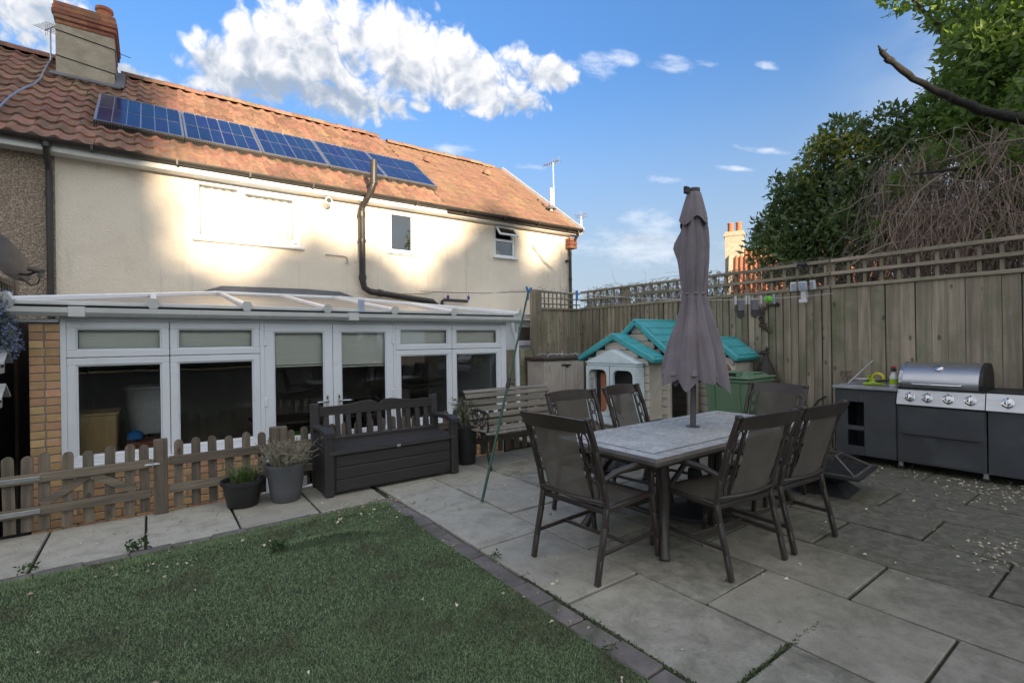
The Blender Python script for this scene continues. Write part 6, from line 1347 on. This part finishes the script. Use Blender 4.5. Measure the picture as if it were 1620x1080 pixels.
tree('dense dark evergreen laurel tree spilling over the trellis behind the white light', (8.9, 3.0, -.4), 3.2, .12, LC_, LR_, 20000, .105, 'leaf_laurel', 'trees beyond the right-hand fence', 'laurel_tree',
     extra=[([(8.35, 3.15, 4.35), (8.3, 2.75, 4.05), (8.25, 3.45, 3.95)], [(.35, .3, .22), (.3, .3, .25), (.25, .2, .2)], 700, .10, 'leaf_sunlit')])
OC_ = [(8.6, 1.45, 5.2), (8.5, 1.75, 5.7), (8.3, 1.2, 4.5), (8.7, 1.6, 4.5), (8.4, 1.35, 3.95), (8.8, 1.0, 5.7), (8.3, 1.15, 5.0), (9.0, 1.9, 4.7), (8.0, .95, 3.9), (9.3, 1.2, 5.0), (9.6, 1.3, 4.2), (8.6, .7, 4.6), (8.4, .4, 5.3), (8.4, 2.15, 6.05), (8.5, 1.95, 4.15), (8.2, .7, 3.2), (7.9, 1.1, 3.0), (8.3, 1.55, 5.0), (8.1, 1.3, 4.75), (8.2, 1.5, 4.1)]
OR_ = [(.5, .35, .5), (.45, .3, .3), (.5, .35, .45), (.5, .35, .45), (.5, .4, .4), (.6, .5, .5), (.45, .3, .45), (.5, .3, .4), (.45, .3, .4), (.7, .7, .7), (.6, .6, .6), (.5, .5, .6), (.6, .6, .7), (.3, .28, .16), (.4, .35, .35), (.4, .4, .4), (.3, .2, .2), (.4, .3, .4), (.4, .3, .4), (.35, .3, .3)]
ot = tree('light green leafy tree leaning in from the top right corner', (9.4, .6, -.4), 4.2, .17, OC_, OR_, 20000, .12, 'leaf_light', 'trees beyond the right-hand fence', 'overhanging_tree')
b = MB()
for (p, q, r0, r1) in (((9.2, .6, 3.5), (7.48, .97, 3.72), .09, .08), ): 
    pts = [Vector(p), Vector((8.4, .75, 3.62)), Vector((7.48, .97, 3.70)), Vector((7.0, 1.2, 3.75)), Vector((6.62, 1.38, 3.86)), Vector((6.30, 1.60, 4.05)), Vector((6.10, 1.74, 4.24)), Vector((6.02, 1.785, 4.32)), Vector((5.98, 1.80, 4.38))]
    pts2 = []; rr2 = []; R0 = [.075, .062, .050, .044, .037, .030, .027, .022, .003]
    for i in range(len(pts) - 1):
        for k in range(5): f = k / 5; pts2.append(pts[i].lerp(pts[i + 1], f) + Vector((U(-.006, .006), U(-.006, .006), U(-.006, .006)))); rr2.append((R0[i] * (1 - f) + R0[i + 1] * f) * U(.90, 1.12))
    pts2.append(pts[-1]); rr2.append(.003); b.tube(pts2, rr2, 12)
    for i in (12, 17, 22, 27, 31, 34): q = pts2[i]; d_ = Vector((U(-1, 1), U(-1, 1), U(-.2, 1))).normalized(); b.tube([q, q + d_ * .05, q + d_ * .09], [.014, .010, .004], 6)
    for (i, rr) in ((4, .046), (6, .036)): b.tube([pts[i] - Vector((.03, -.02, -.02)), pts[i], pts[i] + Vector((.03, -.02, -.015))], [.03, rr, .03], 10)
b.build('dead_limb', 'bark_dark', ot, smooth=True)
b = MB()
for (pts) in ([(8.6, .8, 3.5), (7.7, 1.25, 3.35), (7.2, 1.6, 3.28), (6.95, 1.8, 3.25)], [(8.6, .5, 2.9), (7.9, 1.0, 3.05), (7.5, 1.45, 2.95)]): b.tube(pts, [.035, .026, .018, .01][:len(pts)], 7)
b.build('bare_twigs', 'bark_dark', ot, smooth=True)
def vines(name, label, n, fn, m, r=.0055, drop=.75, wander=.45, step=(.10, .24), seg=6):
    b = MB()
    for k in range(n):
        p = Vector(fn()); pts = [p]; d = Vector((U(-.3, .3), U(-.5, .5), U(-1, .1)))
        for j in range(seg):
            d = (d * .8 + Vector((U(-.5, .5), U(-1, 1), 0)) * wander + Vector((0, 0, U(-1, .25) * drop))).normalized(); pts.append(pts[-1] + d * U(*step))
            if pts[-1].z < 2.0 : pts[-1].z = 2.0 + U(0, .15)
            if pts[-1].x < 7.06: pts[-1].x = 7.06 + U(0, .08)
        q = r * U(.5, 1.4); b.tube(pts, [q * (1 - .09 * j) for j in range(seg + 1)], 3, cap=False)
    return b.build(name, m, None, fix=False, label=label, cat='climber', kind='stuff')
vines('bare_climber', 'mass of bare brown climber stems over the trellis behind the barbecue', 2100, lambda: (U(7.2, 7.85), U(.4, 2.15), min(3.75, 2.45 + abs(random.gauss(0, .55)))), 'vine', .0036)
vines('hanging_climber', 'grey tangle of dead climber hanging under the leafy tree', 2300, lambda: (U(7.45, 8.2), U(.3, 2.35), U(2.6, 3.75)), 'vine_grey', .0034, 1.2, .22)
vines('trellis_climber', 'thin bare climber twigs threaded along the far trellis', 1500, lambda: (U(7.08, 7.3), U(2.2, 7.2), U(2.08, 2.5)), 'vine_grey', .0036, .15, .6, (.05, .13), 5)
b = MB()
for k in range(14):
    p = Vector((U(7.2, 7.5), U(.6, 2.2), U(2.5, 3.5))); pts = [p]; d = Vector((U(-.2, .2), U(-1, 1), U(-.6, .3)))
    for j in range(5): d = (d + Vector((U(-.2, .2), U(-.4, .4), U(-.4, .3)))).normalized(); pts.append(pts[-1] + d * .2)
    b.tube(pts, [.010, .0095, .009, .008, .006, .003], 6, cap=False)
b.build('pale_stems', 'straw', None, fix=False, label='a few thicker pale stems looping over the bare climber', cat='climber', kind='stuff')
b = MB()
for k in range(60):
    p = Vector((U(5.95, 6.95), 7.3 + U(0, .08), U(2.1, 2.42))); pts = [p]
    for j in range(4): pts.append(pts[-1] + Vector((U(-.09, .09), U(-.02, .03), U(-.05, .07))))
    b.tube(pts, .003, 4, cap=False)
b.build('lattice_climber', 'vine_grey', None, fix=False, label='bare twigs woven through the short lattice fence top', cat='climber', kind='stuff')
pts, d = clump_points([(7.3, 4.6, 2.35), (7.3, 5.6, 2.3), (7.3, 3.4, 2.3), (7.35, 6.6, 2.3)], [(.2, .6, .16)] * 4, 900, .2); link('trellis_leaves', leaves('trellis_leaves', pts, d, .05, 'leaf_laurel'), label='sparse small dark leaves of a climber along the far trellis', cat='climber', kind='stuff')
pts, d = clump_points([(7.5, 1.05, 2.9), (7.45, 1.35, 3.3), (7.5, 1.7, 3.55), (7.4, .95, 3.35), (7.5, 2.2, 2.75), (7.35, 1.15, 2.55), (7.5, 2.0, 3.3)], [(.18, .16, .2), (.16, .14, .12), (.16, .22, .14), (.16, .16, .2), (.15, .2, .2), (.1, .12, .12), (.15, .2, .2)], 1700, .2); link('green_climber', leaves('green_climber', pts, d, .085, 'leaf_light'), label='fresh green leaves growing through the bare climber at the right edge', cat='climber', kind='stuff')
# blue flowering shrub at the left edge
t = thing('blue_shrub', 'blue flowering shrub spilling over the left fence', 'shrub', (-1.1, 6.0, 1.2)); bb = MB()
for k in range(24): bb.tube([(-1.16, 6.0, 1.2), (-1.12 + U(-.05, .08), 5.98 + U(-.25, .25), 1.6), (-1.08 + U(-.06, .12), 6.0 + U(-.4, .45), 1.62 + U(-.2, .35))], [.006, .004, .002], 4, cap=False)
bb.build('stems', 'bark', t, fix=False); SC = [(-1.10, 6.0, 1.72), (-1.08, 6.15, 1.60), (-1.06, 5.9, 1.52), (-1.05, 6.05, 1.45), (-1.12, 5.8, 1.80), (-1.12, 6.3, 1.85)]
pts, d = clump_points(SC, [(.12, .17, .13)] * 6, 2600, .2); link('foliage', leaves('foliage', pts, d, .032, 'leaf_rosemary', .3), t, kind='stuff'); pts, d = clump_points(SC, [(.14, .19, .15)] * 6, 3000, .5); link('flowers', leaves('flowers', pts, d, .022, 'flower_blue', .8), t, kind='stuff')

# trees at the far end of the garden, behind the camera: they keep the low sun off the garden
def blob(b, c, r, n=14):
    vs = []; c = Vector(c); ph1 = U(0, 6)
    for i in range(n + 1):
        for k in range(n * 2):
            a, e = math.pi * k / n, -math.pi / 2 + math.pi * i / n; w_ = 1 + .10 * math.sin(3 * a + ph1 + 4 * e) + .07 * math.sin(7 * a - 5 * e)
            vs.append((c.x + r[0] * w_ * math.cos(a) * math.cos(e), c.y + r[1] * w_ * math.sin(a) * math.cos(e), c.z + r[2] * w_ * math.sin(e)))
    b.add(vs, [(i * 2 * n + k, i * 2 * n + (k + 1) % (2 * n), (i + 1) * 2 * n + (k + 1) % (2 * n), (i + 1) * 2 * n + k) for i in range(n) for k in range(2 * n)])
def big_tree(label, x, y, cl, rl, n):
    t = thing('garden_tree', label, 'tree', (x, y, -.4), group='tall trees at the end of the garden'); b = MB(); branchy(b, (x, y, -.4), (0, 0, 1), 4.0, .22, 1); b.build('trunk', 'bark', t, smooth=True, fix=False)
    b = MB()
    for c_, r_ in zip(cl, rl): blob(b, c_, [q_ * .86 for q_ in r_])
    b.build('opaque_core', 'leaf_behind', t, fix=False); pts, d = clump_points(cl, rl, n, .8); link('crown', leaves('crown', pts, d, .34, 'leaf_behind', .6), t)  # solid cores added so no sun leaks through the crowns
OY = -35.0
big_tree('tall broad tree behind the camera on the left', -10, OY, [(-9.8, OY, 10.0), (-8.0, OY, 11.2), (-13, OY, 9.5), (-7.7, OY, 7.4), (-7.4, OY, 9.2), (-16.5, OY, 8.5)], [(2.8, 1.8, 4.0), (1.75, 1.4, 2.6), (3.2, 2, 4.2), (2.0, 1.4, 2.8), (1.6, 1.2, 2.2), (3.2, 2, 4.4)], 11000)
big_tree('round tree behind the camera in the middle', -3.6, OY, [(-4.0, OY, 6.7), (-3.0, OY, 6.6)], [(.8, 1.0, 1.0), (.85, 1.0, 1.1)], 2200)
big_tree('pointed tree behind the camera right of the middle', -.3, OY, [(-.2, OY, 7.1), (-.9, OY, 6.8)], [(.85, 1.0, 1.75), (.7, .9, 1.2)], 2400)
big_tree('spreading tree behind the camera on the right', 3.4, OY, [(1.5, OY, 6.8), (2.8, OY, 7.1), (4.6, OY, 7.4), (7.4, OY, 7.2)], [(.95, 1.0, 1.15), (1.4, 1.2, 1.4), (1.6, 1.2, 1.5), (1.8, 1.4, 1.6)], 5000)
hd_ = thing('tall_hedge', 'tall clipped evergreen hedge behind the camera', 'hedge', (0, OY, -.4)); MB().box(-22, 16, OY - .7, OY + .7, -.4, 6.85, .2).build('opaque_core', 'leaf_behind', hd_)  # solid box added inside so the hedge blocks the sun fully
pts = np.stack([rng.uniform(-22, 16, 18000), OY + rng.choice([-1, 1], 18000) * rng.uniform(.6, .9, 18000), rng.uniform(-.3, 7.0, 18000)], 1); top = rng.random(18000) < .3; pts[top, 2] = rng.uniform(6.8, 7.15, top.sum()); pts[top, 1] = OY + rng.uniform(-.8, .8, top.sum())
link('foliage', leaves('foliage', pts, np.tile([0, 0, .5], (18000, 1)), .3, 'leaf_behind', .6), hd_, kind='stuff')

# ------------------------------------------------------------------ litter and weeds
def litter(spots, n_each):
    P = []
    for (x, y, sx_, sy_, n) in spots:
        P.append(np.stack([rng.normal(x, sx_, n), rng.normal(y, sy_, n), np.zeros(n)], 1))
    P = np.concatenate(P); on_turf = (P[:, 0] < 1.65) & (P[:, 1] < 4.22); P[:, 2] = np.where(on_turf, turf_z(P[:, 0], P[:, 1]) + .014, .006)
    return P
spots = [(1.55, 4.25, .22, .12, 150), (1.35, 3.95, .18, .12, 30), (.5, 4.7, .8, .25, 50), (.2, 3.95, .5, .12, 40), (4.55, .70, .20, .10, 90), (4.2, .6, .25, .15, 30), (6.2, .95, .35, .25, 220), (6.3, 1.9, .15, .5, 90), (5.2, 1.2, .8, .5, 60),
         (3.6, 1.2, 1.0, .5, 35), (2.4, 4.2, .7, .5, 45), (.6, 2.4, .8, .7, 34), (1.0, 1.8, .5, .4, 14), (3.2, 4.3, .5, .3, 20), (-.3, 4.9, .4, .3, 30), (1.75, 2.6, .1, 1.0, 45), (4.4, 3.4, .6, .6, 40), (-.6, 3.2, .5, .6, 10)]
P = litter(spots, 0); d = rng.normal(0, 1, P.shape); d[:, 2] *= .08
me = leaves('fallen_leaves', P, d, .027, 'litter', .55, .38, .05); link('fallen_leaves', me, label='scattered pale dry fallen leaves and petals over patio and turf', cat='leaves', kind='stuff')
for i, (x, y, z, h, n, lab) in enumerate(((-.66, 4.37, 0, .07, 26, 'weed in the slab joint at the far left of the path'), (-.1, 4.36, 0, .10, 40, 'bushy weed growing at the kerb left of the pots'), (1.80, 2.68, 0, .05, 30, 'weed in the kerb joint nearest the left chair'), (1.62, 3.62, .02, .05, 34, 'dark weed at the turf edge near the corner'), (.68, 3.66, .03, .075, 60, 'weed sprouting along the lifted turf seam'), (1.66, 1.55, .01, .05, 24, 'weed by the kerb in the near foreground'), (-1.0, 4.33, 0, .08, 24, 'weed at the picture edge by the kerb'), (2.6, 3.05, 0, .03, 12, 'tiny sprig under the left chair'), (1.83, 4.0, 0, .03, 12, 'tiny sprig in the joint near the turf corner'))):
    t = thing('weed', lab, 'weed', (x, y, z), group='weeds in joints and turf edge')
    pts = np.array([(x + U(-1, 1) * h * .7, y + U(-1, 1) * h * .5, z + .012 + U(0, .6) * h) for _ in range(n * 2)]); dd = np.array([(U(-1, 1), U(-1, 1), U(.1, 1)) for _ in range(n * 2)]); link('foliage', leaves('foliage', pts, dd, h * .36, 'leaf_weed', .5), t, kind='stuff')
# moss lines in some joints
pts = np.concatenate([np.stack([rng.normal(2.1, .25, 500), rng.normal(1.092, .006, 500), np.full(500, .0)], 1), np.stack([rng.normal(1.797, .006, 900), rng.uniform(1.0, 2.4, 900), np.full(900, -.002)], 1)])
link('moss', leaves('moss', pts, np.tile([0, 0, 1.0], (len(pts), 1)), .012, 'leaf_weed', .6), label='thin line of moss in the patio joints beside the kerb', cat='moss', kind='stuff')
